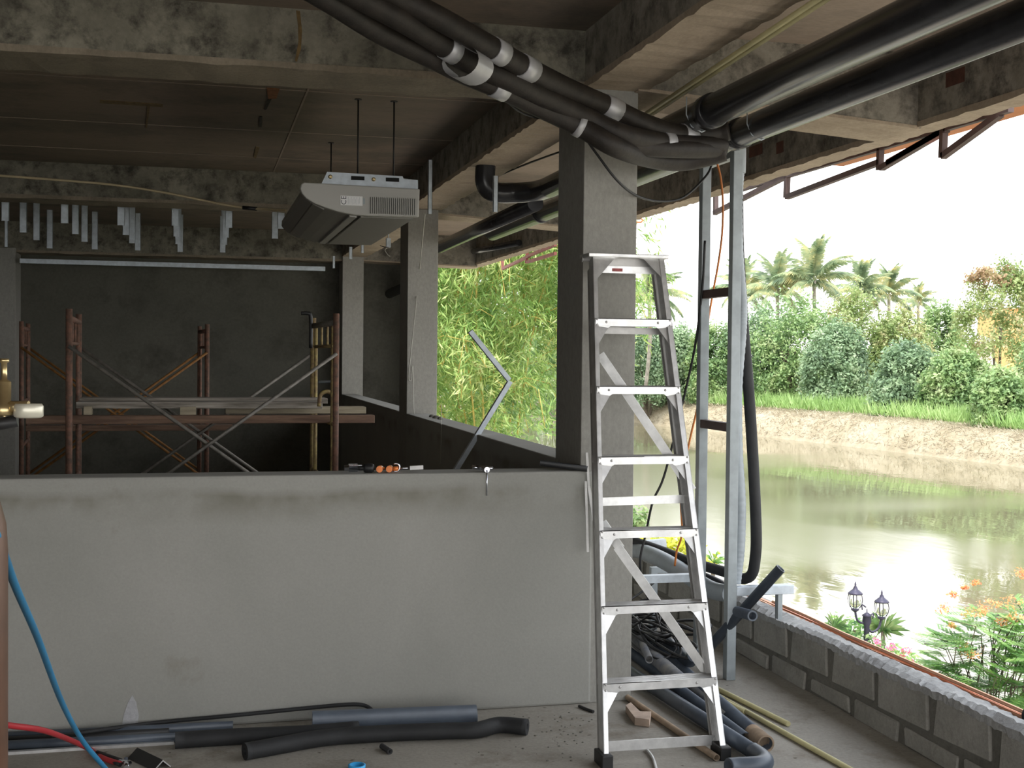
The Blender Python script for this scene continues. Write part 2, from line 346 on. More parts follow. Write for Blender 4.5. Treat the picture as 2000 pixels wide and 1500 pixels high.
struct(MB().box((2.72, 15.35, 0), (2.84, FAR, SLAB)).build('wall_shade_added', 'backwall'))  # added wall, hidden behind the middle column, to shade the back bay

def beam_x(name, y0, y1, z0, x0, x1, lab):
    o = struct(MB().box((x0, y0, z0 + .02), (x1, y1, SLAB)).build(name, 'beam_inner'), lab, 'beam')
    n = int((x1 - x0) / .09); s_ = MB()   # its underside, with the ragged lips left by the formwork
    f = rough_edge((x0, y0 - .004, z0), (x1, y0 - .004, z0), n, .005, 3); g = rough_edge((x0, y1 + .004, z0), (x1, y1 + .004, z0), n, .005, 4)
    vs = f + g + [Vector((p.x, p.y, z0 + .03)) for p in f] + [Vector((p.x, p.y, z0 + .03)) for p in g]; k = n + 1; fs = []
    for i in range(n): fs += [(i, k + i, k + i + 1, i + 1), (i, i + 1, 2 * k + i + 1, 2 * k + i), (k + i, 3 * k + i, 3 * k + i + 1, k + i + 1)]
    s_.add(vs, fs).build('beam_underside', 'soffit_inner', o); return o
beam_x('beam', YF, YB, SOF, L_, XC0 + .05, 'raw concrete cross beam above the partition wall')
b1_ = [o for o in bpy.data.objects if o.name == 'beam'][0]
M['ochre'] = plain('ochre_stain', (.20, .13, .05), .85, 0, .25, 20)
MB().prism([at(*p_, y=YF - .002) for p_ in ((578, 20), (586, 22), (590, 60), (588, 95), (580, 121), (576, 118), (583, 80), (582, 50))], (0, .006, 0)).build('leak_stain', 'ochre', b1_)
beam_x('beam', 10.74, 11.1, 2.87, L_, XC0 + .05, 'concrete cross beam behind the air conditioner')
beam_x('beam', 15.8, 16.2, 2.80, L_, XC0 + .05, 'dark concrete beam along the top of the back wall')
# cantilever beams from the column line to the edge beam; they deepen outwards
for y0, y1, z0, z1, lab in ((YF - .05, 5.96, 2.90, 2.80, 'short concrete beam from the ladder column out to the edge beam'), (10.74, 11.1, 2.87, 2.78, 'short concrete beam from the middle column out to the edge beam'), (15.8, 16.2, 2.82, 2.78, 'short concrete beam from the far column out to the edge beam')):
    o = struct(MB().prism([(XC1 - .02, y0, z0), (XO0 + .02, y0, z1), (XO0 + .02, y0, SLAB), (XC1 - .02, y0, SLAB)], (0, y1 - y0, 0)).build('beam', 'beam'), lab, 'beam')
    MB().prism([(XC1 - .02, y0 - .004, z0 - .006), (XO0 + .005, y0 - .004, z1 - .006), (XO0 + .005, y0 - .004, z1 + .01), (XC1 - .02, y0 - .004, z0 + .01)], (0, y1 - y0 + .008, 0)).build('beam_underside', 'soffit', o)
def beam_y(y0, y1, x0, x1, z0, lab, seed):
    o = struct(MB().box((x0, y0, z0 + .02), (x1, y1, SLAB)).build('beam', 'beam'), lab, 'beam')
    n = int((y1 - y0) / .07); f = rough_edge((x0 - .004, y0, z0), (x0 - .004, y1, z0), n, .006, seed); g = rough_edge((x1 + .004, y0, z0), (x1 + .004, y1, z0), n, .006, seed + 1)
    vs = f + g + [Vector((p.x, p.y, z0 + .03)) for p in f] + [Vector((p.x, p.y, z0 + .03)) for p in g]; k = n + 1; fs = []
    for i in range(n): fs += [(i, i + 1, k + i + 1, k + i), (i, 2 * k + i, 2 * k + i + 1, i + 1), (k + i, k + i + 1, 3 * k + i + 1, 3 * k + i)]
    MB().add(vs, fs).build('beam_underside', 'soffit', o); return o
beam_y(NEAR, YF, XC0, XC1 + .03, SOF, 'near concrete beam running over the ladder column', 11)
beam_y(YF + .002, 10.74, XC0, XC1 + .03, SOF, 'concrete beam between the ladder column and the middle column', 12)
beam_y(10.742, 16.2, XC0, XC1 + .03, 2.86, 'concrete beam between the middle column and the far column', 13)
edge = beam_y(NEAR, 16.5, XO0, XO1, 2.80, 'long outer edge beam overlooking the river', 14)
for (a, b_, c_, d_) in ((1848, 142, 1884, 160), (1464, 282, 1489, 306), (1517, 268, 1530, 308)):
    p = at((a + c_) / 2, (b_ + d_) / 2, x=XO0); hw = abs(at(a, b_, x=XO0).y - at(c_, b_, x=XO0).y) / 2; hz = .035
    MB().box((XO0 - .003, p.y - hw, p.z - hz), (XO0 + .01, p.y + hw, p.z + hz)).build('rust_patch', 'rust', edge)
for y0, y1, z1, lab in ((YF, 6.05, 2.95, 'grey rendered column directly behind the ladder'), (10.70, 11.12, 2.90, 'grey rendered column in the middle, with a string hanging down it'), (15.75, 16.15, 2.88, 'far grey rendered column beside the back wall')):
    struct(MB().box((XC0, y0, 0), (XC1, y1, z1)).build('column', 'column', bevel=.004), lab, 'column')
struct(MB().box((-2.6, 15.75, 0), (-2.10, 16.2, 2.85)).build('column', 'column', bevel=.004), 'dark column at the left end of the back wall', 'column')
# partition wall and the two sill walls
pw = struct(MB().box((-4.0, YF - .012, 0), (XC0 + .06, YF + .17, 1.105)).build('wall_front', 'plaster', bevel=.012))
for y0, y1, xa in ((6.05, 10.70, XC0), (11.12, 15.75, XC0)):
    struct(MB().box((xa, y0, 0), (xa + .19, y1, 1.13)).build('wall_right', 'plaster', bevel=.006))
# cement patch and spatters on the partition
o = MB().prism([at(px, py, y=YF - .0135) for px, py in ((238, 1420), (242, 1395), (250, 1372), (258, 1358), (266, 1372), (271, 1398), (268, 1420))], (0, .004, 0)).build('cement_patch', concrete('pale_cement', (.36, .36, .37), (.42, .42, .44), (.3, .3, .3)), pw)
# slab nib under the wall edge and the low block wall
bw = struct(MB().box((2.93, NEAR, 0), (3.03, 16.2, .285)).build('wall_outer', 'mortar'))
me_cache = {}
def block(y0, y1, z0, z1):
    rnd = random.Random(int(y0 * 1000 + z0 * 77)); x = 2.918 + rnd.uniform(-.004, .003)
    key = (round(y1 - y0, 3), round(z1 - z0, 3), rnd.randint(0, 2))
    if key not in me_cache:
        mb = MB().box((0, 0, 0), (.10, y1 - y0, z1 - z0)); me = bpy.data.meshes.new('block'); me.from_pydata([(a + rnd.uniform(-.003, .003), b_ + rnd.uniform(-.014, .014), c_ + rnd.uniform(-.010, .010)) for a, b_, c_ in mb.v], [], mb.f); me.materials.append(M['block']); me_cache[key] = me
    ob = bpy.data.objects.new('block', me_cache[key]); C.objects.link(ob); ob.parent = bw
    ob.location = Vector((x, y0, z0)) - bw.location
    bv = ob.modifiers.new('bevel', 'BEVEL'); bv.width = .006; bv.segments = 1
y = 3.25
while y < 12.5:
    block(y + .02, y + .385, .115, .272); block(y + .235, y + .60, .004, .080); y += .425
n = 620; vs = []; rnd = random.Random(5)
for i in range(n + 1):
    yy = 2.6 + (16.1 - 2.6) * i / n
    for (x, z) in ((2.914, .262), (2.916, .292), (2.95, .306), (3.0, .304), (3.04, .292), (3.042, .262)): vs.append((x + rnd.uniform(-.005, .004), yy + rnd.uniform(-.006, .006), z + rnd.uniform(-.006, .004) + .006 * math.sin(yy * 5.3 + x * 40)))
fs = [(i * 6 + j, i * 6 + j + 1, (i + 1) * 6 + j + 1, (i + 1) * 6 + j) for i in range(n) for j in range(5)]
MB().add(vs, fs).build('mortar_cap', 'cap', bw)
# outer ledge that carries the copper tubes
struct(MB().box((3.04, NEAR, .10), (3.17, 16.2, .262)).build('trim_1', 'cap'))

# ------------------------------------------------------------------ land and water
struct(MB().box((-30, -40, -4.6), (260, 320, -4)).build('river', 'water'), 'muddy green river reflecting the sky', 'river')
struct(MB().prism([(-30, -25, -3.2), (8.4, -25, -3.2), (9.2, -25, -4.1), (-30, -25, -4.1)], (0, 80, 0)).build('ground_near', 'ground_bounce'), 'garden ground below the building', 'ground')
wl_px = [(800, 792), (900, 797), (1000, 803), (1120, 812), (1238, 826), (1345, 839), (1480, 853), (1615, 868), (1807, 891), (2000, 915), (2150, 940), (2350, 985)]
tp_px = [(800, 770), (900, 773), (1000, 777), (1120, 779), (1249, 784), (1350, 790), (1476, 799), (1615, 808), (1788, 824), (2000, 846), (2150, 866), (2350, 900)]
A = curve([at(*p, z=-4.02) for p in wl_px], 10); T = curve([at(*p, z=-2.35) for p in tp_px], 10)
T = [t_ for t_ in T]; n = len(A); vs = []; rnd = random.Random(2)
for i in range(n):
    out = (T[i] - A[i]); out.z = 0
    out = Vector((A[i].x, A[i].y, 0)).normalized()
    k = min(5.0, (T[i] - A[i]).length * .5)
    top = A[i] + out * 4.2; top.z = -2.28
    # keep the measured top line by taking the height that fits it
    d = math.hypot(top.x, top.y); dT = math.hypot(T[i].x, T[i].y); top.z = 1.65 + (-2.35 - 1.65) * d / dT
    for f, g in ((0, 0), (.25, .45), (.55, .78), (.85, .98), (1, 1)):
        vs.append(A[i].lerp(top, f) * 1.0); vs[-1].z = A[i].z + (top.z - A[i].z) * g + rnd.uniform(-.08, .08) * (0 < f < 1)
    e = top + out * 14; e.z = top.z + .3; vs.append(e); e = top + out * 160; e.z = top.z + 1.2; vs.append(e)
k = 7; fs = [(i * k + j, (i + 1) * k + j, (i + 1) * k + j + 1, i * k + j + 1) for i in range(n - 1) for j in range(k - 1)]
bank = MB().add(vs, fs, True).build('ground_far', 'soil'); struct(bank, 'far river bank covered with cut dry reeds', 'ground')
BANK = [(vs[i * k + 4], Vector((A[i].x, A[i].y, 0)).normalized()) for i in range(n)]
ng = np.random.default_rng(3)
def blades(n_, lo, hi, ln, wd, along):
    """n_ thin blades scattered over the bank between two fractions of its slope"""
    P_, U, V_ = [], [], []
    for _ in range(n_):
        i = ng.integers(0, n - 1); t = ng.random(); f = lo + (hi - lo) * ng.random()
        p0, d0 = BANK[i]; p1, d1 = BANK[i + 1]; p = p0.lerp(p1, t); a_ = A[i].lerp(A[i + 1], t)
        if f <= 1: q = a_.lerp(p, f); q.z = a_.z + (p.z - a_.z) * min(1, f * 1.25) ** .8 + .06
        else: q = p + d0 * (f - 1) * 10; q.z = p.z + .1
        l = ln * (.5 + ng.random()); dirv = Vector((ng.normal() * along[0], ng.normal() * along[1], ng.normal() * along[2] + along[3])).normalized() * l
        side = Vector((1, .3 * ng.normal(), .2 * ng.normal())).normalized() * wd
        P_.append(q + dirv * .5); U.append(dirv * .5); V_.append(side)
    return np.array(P_), np.array(U), np.array(V_)
tag(MB().quads(*blades(22000, .05, 1.02, .36, .022, (1, 1, .35, .1))).build('dry_reeds', 'straw'), 'cut straw coloured reeds covering the slope of the far bank', 'reeds', kind='stuff')
tag(MB().quads(*blades(24000, 1.0, 1.75, .95, .035, (.35, .35, .15, 1))).build('tall_grass', 'grass'), 'bright green tall grass along the top of the far bank', 'grass', kind='stuff')

def cloud(mb, c, rad, n_, leaf, seed, clumps=55, up=.35, spread=.22, hole=0.0):
    g = np.random.default_rng(seed); th = g.random(clumps) * 2 * np.pi; cz = g.random(clumps) * 1.8 - .8; sr = np.sqrt(np.clip(1 - cz ** 2, 0, 1)); rr = .60 + .38 * g.random(clumps) ** .5
    cc = np.stack([sr * np.cos(th) * rr, sr * np.sin(th) * rr, cz * rr], 1)
    idx = g.integers(0, clumps, n_); off = g.normal(size=(n_, 3)) * spread
    p = cc[idx] + off; P_ = p * np.array(rad) + np.array(c)
    nrm = p / (np.linalg.norm(p, axis=1, keepdims=True) + 1e-6) * .6 + g.normal(size=(n_, 3)) * .6 + np.array([0, 0, up]); nrm /= np.linalg.norm(nrm, axis=1, keepdims=True)
    t = np.cross(nrm, g.normal(size=(n_, 3))); t /= np.linalg.norm(t, axis=1, keepdims=True); s2 = np.cross(nrm, t); l = leaf * (.6 + .8 * g.random((n_, 1)))
    return mb.quads(P_, t * l, s2 * l * .5)
bushes = [  # px of the crown top, px of its foot line, distance, half width px, material, label
    (1262, 640, 800, 98, 60, 'leaf_grey', 'grey green bush on the far bank seen behind the upper ladder steps'),
    (1325, 655, 800, 96, 55, 'leaf_grey', 'bush on the far bank just right of the ladder'),
    (1400, 652, 800, 93, 52, 'leaf_far', 'dark green bush on the far bank seen between the two steel posts'),
    (1475, 620, 800, 92, 62, 'leaf_grey', 'dense bush on the far bank beside the thick black hose'),
    (1552, 600, 812, 88, 72, 'leaf_far', 'tall rounded bush on the far bank below the tallest coconut palm'),
    (1632, 655, 815, 82, 58, 'leaf_grey', 'lower bush with gaps at its foot in the middle of the far bank'),
    (1672, 592, 815, 92, 66, 'leaf_warm', 'tall bush with brownish top under the pair of coconut palms'),
    (1755, 625, 818, 90, 58, 'leaf_warm', 'yellow green bush right of the pair of palms'),
    (1770, 690, 835, 74, 62, 'leaf_grey', 'pale grey green small tree with a bare dark trunk near the water'),
    (1868, 700, 845, 70, 62, 'leaf_far', 'dark leafy bush below the white shed roof'),
    (1960, 735, 858, 64, 58, 'leaf_far', 'bush at the right edge of the picture below the airy tree'),
    (1835, 612, 790, 96, 40, 'leaf_far', 'small green tree just left of the white shed roof'),
    (2060, 660, 868, 66, 70, 'leaf_far', 'bush cut off by the right edge of the picture'),
    (1070, 660, 790, 112, 60, 'leaf_far', 'bush on the far bank glimpsed through the bamboo beside the ladder column'),
    (980, 660, 788, 118, 60, 'leaf_far', 'bush on the far bank behind the middle of the bamboo'),
    (1180, 650, 800, 104, 60, 'leaf_grey', 'bush on the far bank hidden behind the ladder column'),
]
for i, (px, py, fy, Y, hw, mt, lab) in enumerate(bushes):
    top = at(px, py, y=Y); ft = at(px, fy, y=Y); rx = hw * Y / F_PX * 1.3; h = top.z - ft.z
    e = empty('bush', (ft.x, Y, ft.z - .6), lab, 'bush', 'bushes along the far bank')
    mb = MB(); cloud(mb, (ft.x, Y, ft.z + h * .52), (rx, rx * .8, h * .60), 17000, .13, 40 + i, 200, .4, .10)
    mb.build('foliage', mt, e)
    tr = MB(); g = random.Random(i)
    for q in range(4):
        a = g.uniform(-.6, .6); tr.tube(curve([(ft.x + a * .5, Y - .3, ft.z - .6), (ft.x + a * 1.5, Y - .6, ft.z + h * .25), (ft.x + a * 3.2, Y - .8, ft.z + h * .6)], 4), .09, 6, radii=None)
    tr.build('trunk', 'bark', e)
# airy tree at the right with brown tips
e = empty('airy_tree', at(1950, 850, y=76), 'tall airy tree with brown tipped crown at the right edge of the far bank', 'tree')
mb = MB(); tp = at(1955, 620, y=76); cloud(mb, tp, (3.1, 2.2, 3.8), 11000, .12, 77, 80, .3, .12)
mb.build('foliage', 'leaf_warm', e)
mb = MB(); cloud(mb, at(1950, 545, y=76), (2.0, 1.6, .9), 1500, .13, 78, 30, .3, .15); mb.build('brown_tips', leafmat('brown_tips', [(.30, .20, .10), (.45, .30, .18), (.40, .40, .18)], .6), e)
tr = MB(); b0 = Vector(e.location)
for a, c_ in ((-.9, 5), (0, 7.5), (.9, 6), (-.3, 6.5)): tr.tube(curve([b0, b0 + Vector((a * .5, 0, 2.5)), b0 + Vector((a * 2, 0, c_))], 5), .1, 6)
tr.build('trunk', 'bark', e)
# coconut palms
def frond_mesh(seed, L=3.3):
    g = random.Random(seed); mb = MB(); pts = [Vector((0, 0, 0))]
    for i in range(1, 11):
        t = i / 10; pts.append(Vector((L * (t - .10 * t * t), 0, L * (.42 * t - .62 * t * t))))
    mb.tube(pts, .03, 4, radii=[.035 * (1 - i / 12) for i in range(11)])
    for i in range(56):
        t = .08 + .92 * i / 56; k = min(9, int(t * 10)); p = pts[k].lerp(pts[k + 1], t * 10 - k); l = .75 * math.sin(math.pi * (.18 + .78 * t)) + .08
        for s_ in (-1, 1):
            d = Vector((.45, s_ * .70, -.75 + g.uniform(-.25, .25))).normalized() * l; wv = Vector((.030, 0, .01))
            mb.add([p - wv, p + wv, p + d * .6 + wv * .8, p + d, p + d * .6 - wv * .6], [(0, 1, 2, 3, 4)])
    me = bpy.data.meshes.new('frond'); me.from_pydata([tuple(q) for q in mb.v], [], mb.f); me.materials.append(M['palm']); return me
fronds = [frond_mesh(s_) for s_ in range(3)]
palms = [(1268, 578, 92, .92, 'coconut palm behind the upper right corner of the ladder'), (1452, 568, 104, .9, 'coconut palm partly hidden behind the grey duct'),
         (1518, 565, 100, 1.0, 'coconut palm standing second from the steel posts'), (1590, 548, 98, 1.12, 'tallest coconut palm on the far bank'),
         (1681, 566, 110, .92, 'left palm of the pair over the brownish bush'), (1736, 576, 112, .92, 'right palm of the pair over the brownish bush'),
         (1793, 590, 125, .66, 'smallest and most distant coconut palm')]
for i, (px, py, Y, sc, lab) in enumerate(palms):
    c_ = at(px, py, y=Y); ft = at(px, 760, y=Y); e = empty('coconut_palm', (c_.x, Y, ft.z), lab, 'palm', 'coconut palms behind the bushes')
    MB().tube(curve([(c_.x - .2, Y, ft.z), (c_.x + .1, Y, (ft.z + c_.z) / 2), c_], 5), .16, 8).build('trunk', 'palmbark', e)
    g = random.Random(50 + i)
    for q in range(24):
        ob = bpy.data.objects.new('frond', fronds[q % 3]); C.objects.link(ob); ob.parent = e; ob.location = c_ - Vector(e.location)
        el = -1.15 + .9 * (q % 4) / 3 * 1.0 if q < 15 else -1.35
        el = (.35, -.15, -.65, -1.15)[q % 4] if q < 21 else -1.4
        ob.rotation_euler = (g.uniform(-.3, .3), el * 1.0 + g.uniform(-.15, .15), q * 2.4 + g.uniform(-.25, .25)); ob.scale = (sc * 1.2,) * 3
# shed roof and house glimpsed between trees
p = at(1885, 668, y=110); e = empty('shed', (p.x, 110, -2.2), 'white roofed shed glimpsed between the trees on the far bank', 'shed')
MB().prism([(p.x - 1.6, 108, p.z - .1), (p.x + 2.6, 108, p.z - .1), (p.x + 2.2, 110.5, p.z + .6), (p.x - 1.0, 110.5, p.z + .6)], (0, 0, .1)).build('roof', 'roofwhite', e)
MB().box((p.x - 1.3, 108.5, -2.2), (p.x + 2.3, 111, p.z - .05)).build('wall', 'wallcream', e)
p = at(1990, 625, y=130); e = empty('house', (p.x, 132, -2.2), 'orange walled house at the right edge beyond the airy tree', 'house')
MB().box((p.x - 1.5, 130, -2.2), (p.x + 7, 136, p.z + 1.4)).build('wall', 'wallorange', e)
MB().prism([(p.x - 2, 129.5, p.z + 1.4), (p.x + 7.5, 129.5, p.z + 1.4), (p.x + 2.7, 129.5, p.z + 3)], (0, 7, 0)).build('roof', 'roofwhite', e)
# bamboo on the near bank
e = empty('bamboo_clump', (6.0, 24, -3.2), 'large sunlit yellow green bamboo seen through the opening between the columns', 'bamboo')
g = np.random.default_rng(9); mbs = MB(); cu = MB(); P_, U, V_ = [], [], []
sprays = 1000
for s_ in range(sprays):
    bx = 3.0 + 4.9 * g.random(); by = 22.5 + 3.4 * g.random(); bz = -.2 + 5.6 * g.random()
    if bx > 5.5 and bz < .45 + (bx - 5.5) * .9: continue
    a = g.random() * 2 * np.pi; L = .9 + .8 * g.random(); dx, dy = np.cos(a) * L, np.sin(a) * L * .7 - .3; dz0 = .35; 
    path = [Vector((bx, by, bz)), Vector((bx + dx * .4, by + dy * .4, bz + .22)), Vector((bx + dx * .8, by + dy * .8, bz + .10)), Vector((bx + dx, by + dy, bz - .35 - .3 * g.random()))]
    if s_ % 3 == 0: cu.tube(path, .008, 4)
    pts = curve(path, 6)
    for q in range(62):
        t = g.random() ** .8 * (len(pts) - 1.01); k_ = int(t); p = pts[k_].lerp(pts[k_ + 1], t - k_) + Vector(g.normal(size=3) * .09)
        d = Vector((dx * .35 + g.normal() * .5, dy * .35 + g.normal() * .4, -.55 + g.normal() * .35)).normalized() * (.085 + .06 * g.random())
        sd = d.cross(Vector(g.normal(size=3))).normalized() * .015
        P_.append(p); U.append(d); V_.append(sd)
mbs.quads(np.array(P_), np.array(U), np.array(V_)).build('foliage', 'bamboo', e)
for s_ in range(12):
    bx, by = 3.6 + 3.0 * g.random(), 23 + 2.5 * g.random(); ln = g.normal() * 1.4
    cu.tube(curve([(5.8 + g.normal() * .5, 24, -3.2), ((bx + 5.8) / 2, by, 0), (bx + ln * .3, by, 3.2), (min(7.4, bx + ln), by - .5, 5.0)], 5), .02, 6)
cu.build('culms', 'culm', e)
e2 = empty('bush', (9.5, 34, -3.9), 'dark green tree mass behind the bamboo', 'tree')
mb = MB(); cloud(mb, (7.3, 33, 2.3), (3.1, 2.0, 3.6), 12000, .11, 91, 110, .3, .13); mb.build('foliage', 'leaf_far', e2)
MB().tube([(8.5, 33.5, -3.9), (7.2, 33, 1)], .12, 8).build('trunk', 'bark', e2)

# ------------------------------------------------------------------ garden below the wall: lamp and plants
YL = 13.5
lp = empty('garden_lamp', at(1693, 1300, y=YL), 'dark cast iron twin lantern garden lamp beyond the block wall', 'lamp')
lp.location.z = -3.2
cx = at(1693, 1215, y=YL).x
def zl(py): return at(1693, py, y=YL).z
MB().lathe((cx, YL, -3.2), [(.09, 0), (.09, .1), (.05, .2), (.035, 1.1), (.033, zl(1222) + 3.2), (.055, zl(1215) + 3.2), (.05, zl(1204) + 3.2), (.062, zl(1202) + 3.2), (.03, zl(1198) + 3.2), (.008, zl(1196) + 3.2), (.006, zl(1189) + 3.2)], 14).build('post', 'iron', lp)
for sx, px, py in ((-1, 1670, 1190), (1, 1721.5, 1206)):
    lx = at(px, py, y=YL).x; lz = at(px, py, y=YL).z
    arm = [(cx, YL, lz - .13 if sx < 0 else lz - .10), (cx + (lx - cx) * .35, YL, lz - .17), (cx + (lx - cx) * .8, YL, lz - .13), (lx, YL, lz - .02)]
    mb = MB().tube(curve(arm, 8), .014, 8); mb.tube(curve([(cx + (lx - cx) * .10, YL, lz + .02), (cx + (lx - cx) * .42, YL, lz + .05), (cx + (lx - cx) * .40, YL, lz - .01)], 6), .009, 6)
    mb.build('arm', 'iron', lp)
    la = MB().lathe((lx, YL, lz - .03), [(.02, 0), (.045, .02), (.05, .035), (.03, .05)], 12).build('lantern', 'iron', lp)
    MB().lathe((lx, YL, lz + .02), [(.052, 0), (.078, .05), (.086, .10), (.078, .15), (.066, .165)], 12).build('glass', 'lampglass', la)
    ribs = MB()
    for q in range(6):
        a = q * math.pi / 3 + .2; ribs.tube([(lx + math.cos(a) * r_, YL + math.sin(a) * r_, lz + .02 + h_) for r_, h_ in ((.056, 0), (.083, .05), (.091, .10), (.083, .15), (.070, .165))], .005, 4)
    ribs.build('cage', 'iron', la)
    MB().lathe((lx, YL, lz + .185), [(.090, 0), (.084, .015), (.062, .035), (.03, .06), (.026, .075), (.01, .10), (.012, .115), (.004, .15)], 14).build('lantern_roof', 'iron', la)
def strap_plant(px, py, Y, n_, L, mat, lab, seed, up=.5):
    c_ = at(px, py, y=Y); g = random.Random(seed); e = empty('strap_leaf_plant', (c_.x, Y, -3.2), lab, 'plant'); mb = MB()
    MB().tube([(c_.x, Y, -3.2), c_], .03, 6).build('stem', 'bark', e)
    for i in range(n_):
        a = g.uniform(0, 6.28); el = g.uniform(-.1, 1.3); l = L * g.uniform(.7, 1.1)
        d = Vector((math.cos(a) * math.cos(el), math.sin(a) * math.cos(el), math.sin(el))); side = d.cross(Vector((0, 0, 1))).normalized() * L * .02
        p1 = c_ + d * l * .6; p2 = c_ + d * l - Vector((0, 0, l * .22))
        mb.add([c_ - side * .4, c_ + side * .4, p1 + side, p2, p1 - side], [(0, 1, 2, 3, 4)])
    mb.build('foliage', mat, e); return e
def leafy(px, py, Y, r_, n_, leaf, mat, lab, seed, name='garden_shrub'):
    c_ = at(px, py, y=Y); e = empty(name, (c_.x, Y, -3.2), lab, 'shrub'); mb = MB(); cloud(mb, c_, r_, n_, leaf, seed, 24, .5, .22); mb.build('foliage', mat, e)
    t = MB(); [t.tube([(c_.x, Y, -3.2), (c_.x + k_ * r_[0], Y, c_.z)], .02, 5) for k_ in (-.6, 0, .6)]; t.build('stems', 'bark', e); return e
strap_plant(1725, 1232, 13.9, 80, .34, 'strap', 'spiky leaved plant right behind the twin lantern lamp', 3)
strap_plant(1628, 1225, 13.6, 44, .26, 'strap', 'small spiky plant left of the twin lantern lamp', 4)
leafy(1652, 1232, 13.8, (.20, .2, .18), 420, .035, 'fern', 'round green shrub left of the twin lantern lamp', 21)
leafy(1680, 1262, 13.4, (.30, .25, .14), 520, .030, 'strap', 'low yellow green shrub at the foot of the lamp', 22)
pk = leafy(1745, 1290, 12.6, (.34, .2, .13), 420, .032, 'fern', 'pink flowering shrub below the lamp, right of its post', 23)
for px, py, r_ in ((1715, 1252, .045), (1742, 1268, .07), (1760, 1282, .03), (1770, 1272, .05), (1752, 1295, .05), (1778, 1290, .035)):
    c_ = at(px, py, y=12.5); mb = MB(); cloud(mb, c_, (r_, r_, r_ * .8), 60, .016, int(px), 12, .3, .3); mb.build('flower_cluster', 'pink', pk)
leafy(1300, 1085, 15, (.52, .4, .26), 1300, .05, 'yellowleaf', 'yellow leaved shrub glimpsed behind the lower ladder steps', 24)
leafy(1242, 1020, 17, (.16, .2, .26), 260, .05, 'strap', 'pale green shrub tip right beside the ladder column', 26)
strap_plant(1393, 1098, 15, 34, .22, 'fern', 'small bright green plant between the ladder and the steel post', 6)
# peacock flower bush with feathery leaves at the right
YP = 8.2; c0 = at(1945, 1275, y=YP)
pf = empty('flowering_bush', (c0.x, YP, -3.2), 'feathery leaved bush with orange and red flowers beyond the block wall', 'bush')
g = np.random.default_rng(12); P_, U, V_ = [], [], []; st = MB()
for q in range(380):
    px = 2060 - 230 * g.random() ** .9; top = 1190 + max(0, (1905 - px)) * .7; py = top + (1400 - top) * g.random()
    Y = YP + g.normal() * .28; c_ = at(px, py, y=Y); a = np.pi + g.normal() * .8 if px < 1930 else g.random() * 6.28
    L = .13 + .09 * g.random(); d = Vector((np.cos(a), np.sin(a) * .6, .15 + .25 * g.normal())).normalized()
    for k_ in range(5):     # bipinnate leaf: side ribs with paired leaflets
        b0 = c_ + d * L * k_ / 5
        for s_ in (-1, 1):
            rib = (d * .55 + d.cross(Vector((0, 0, 1))).normalized() * s_ * .8 + Vector((0, 0, .1))).normalized() * (.065 + .02 * g.random())
            for t in range(6):
                p = b0 + rib * (t + .5) / 6; pr = rib.normalized().cross(Vector((.1, .1, 1))).normalized()
                for s2 in (-1, 1): P_.append(p + pr * s2 * .011); U.append(pr * s2 * .013); V_.append(rib.normalized() * .0075)
    if q % 6 == 0: st.tube([c_ + d * L, c_, Vector((c0.x + (c_.x - c0.x) * .5, YP, c_.z - .35))], .004, 4)
MB().quads(np.array(P_), np.array(U), np.array(V_)).build('foliage', 'fern', pf)
for k_ in range(6): st.tube(curve([(c0.x + k_ * .05, YP, -3.2), (c0.x + (k_ - 3) * .1, YP, -1.4), at(1900 + k_ * 22, 1260, y=YP)], 5), .006, 6)
st.build('stems', 'bark', pf)
for px, py, r_ in ((1902, 1270, .085), (1897, 1200, .06), (1860, 1162, .035), (1905, 1140, .03), (1885, 1148, .02), (1842, 1190, .05), (1918, 1190, .05), (1940, 1180, .05), (1995, 1120, .045), (1975, 1175, .06), (1985, 1205, .06), (1960, 1215, .04), (1858, 1222, .03)):
    Y = YP - .25; c_ = at(px, py, y=Y); mb = MB(); cloud(mb, c_, (r_, r_, r_ * .7), 90, .010, int(px), 14, .3, .3); mb.build('flower_head', 'petal', pf)

# ------------------------------------------------------------------ awning frame outside the edge beam
XA = 4.05
aw = empty('awning_frame', (XA, 9, 2.8), 'steel angle awning frame hanging outside the edge beam', 'awning frame')
def ax_(px, py): return at(px, py, x=XA)
for nm, mt, pts in (('upright', 'truss', ((1398, 380), (1398, 419))), ('upright', 'truss', ((1538, 338), (1536, 386))), ('upright', 'truss', ((1720, 284), (1718, 332))), ('upright', 'truss', ((1844, 245), (1841, 308))),
                    ('upright', 'truss_red', ((981, 505), (982, 527))), ('upright', 'truss_red', ((1030, 488), (1028, 514))),
                    ('lower_chord', 'truss', ((1396, 416), (1540, 342))), ('lower_chord', 'truss', ((1537, 385), (1720, 316))), ('lower_chord', 'truss', ((1722, 328), (1850, 252))), ('lower_chord', 'truss', ((1842, 305), (1955, 222))),
                    ('lower_chord', 'truss_red', ((982, 525), (1034, 500))), ('lower_chord', 'truss_red', ((1030, 512), (1085, 495))), ('brace', 'truss_red', ((1034, 499), (1085, 478))), ('brace', 'truss_red', ((1735, 318), (1845, 256))), ('upper_chord', 'truss', ((1440, 372), (1975, 212)))):
    p, q = ax_(*pts[0]), ax_(*pts[1]); MB().bar(p, q, .035, .035, (1, 0, 0)).build(nm, mt, aw)
p, q = ax_(1238, 440), ax_(1975, 205)
c_ = ax_(1240, 434); MB().tube(curve([c_ + Vector((-.5, 0, 0)), c_ + Vector((.0, 0, 0)), c_ + Vector((.07, 0, .012)), c_ + Vector((.06, 0, .035)), c_ + Vector((-.1, 0, .05))], 5), .008, 8).build('sheet_edge', 'orangesheet', aw)
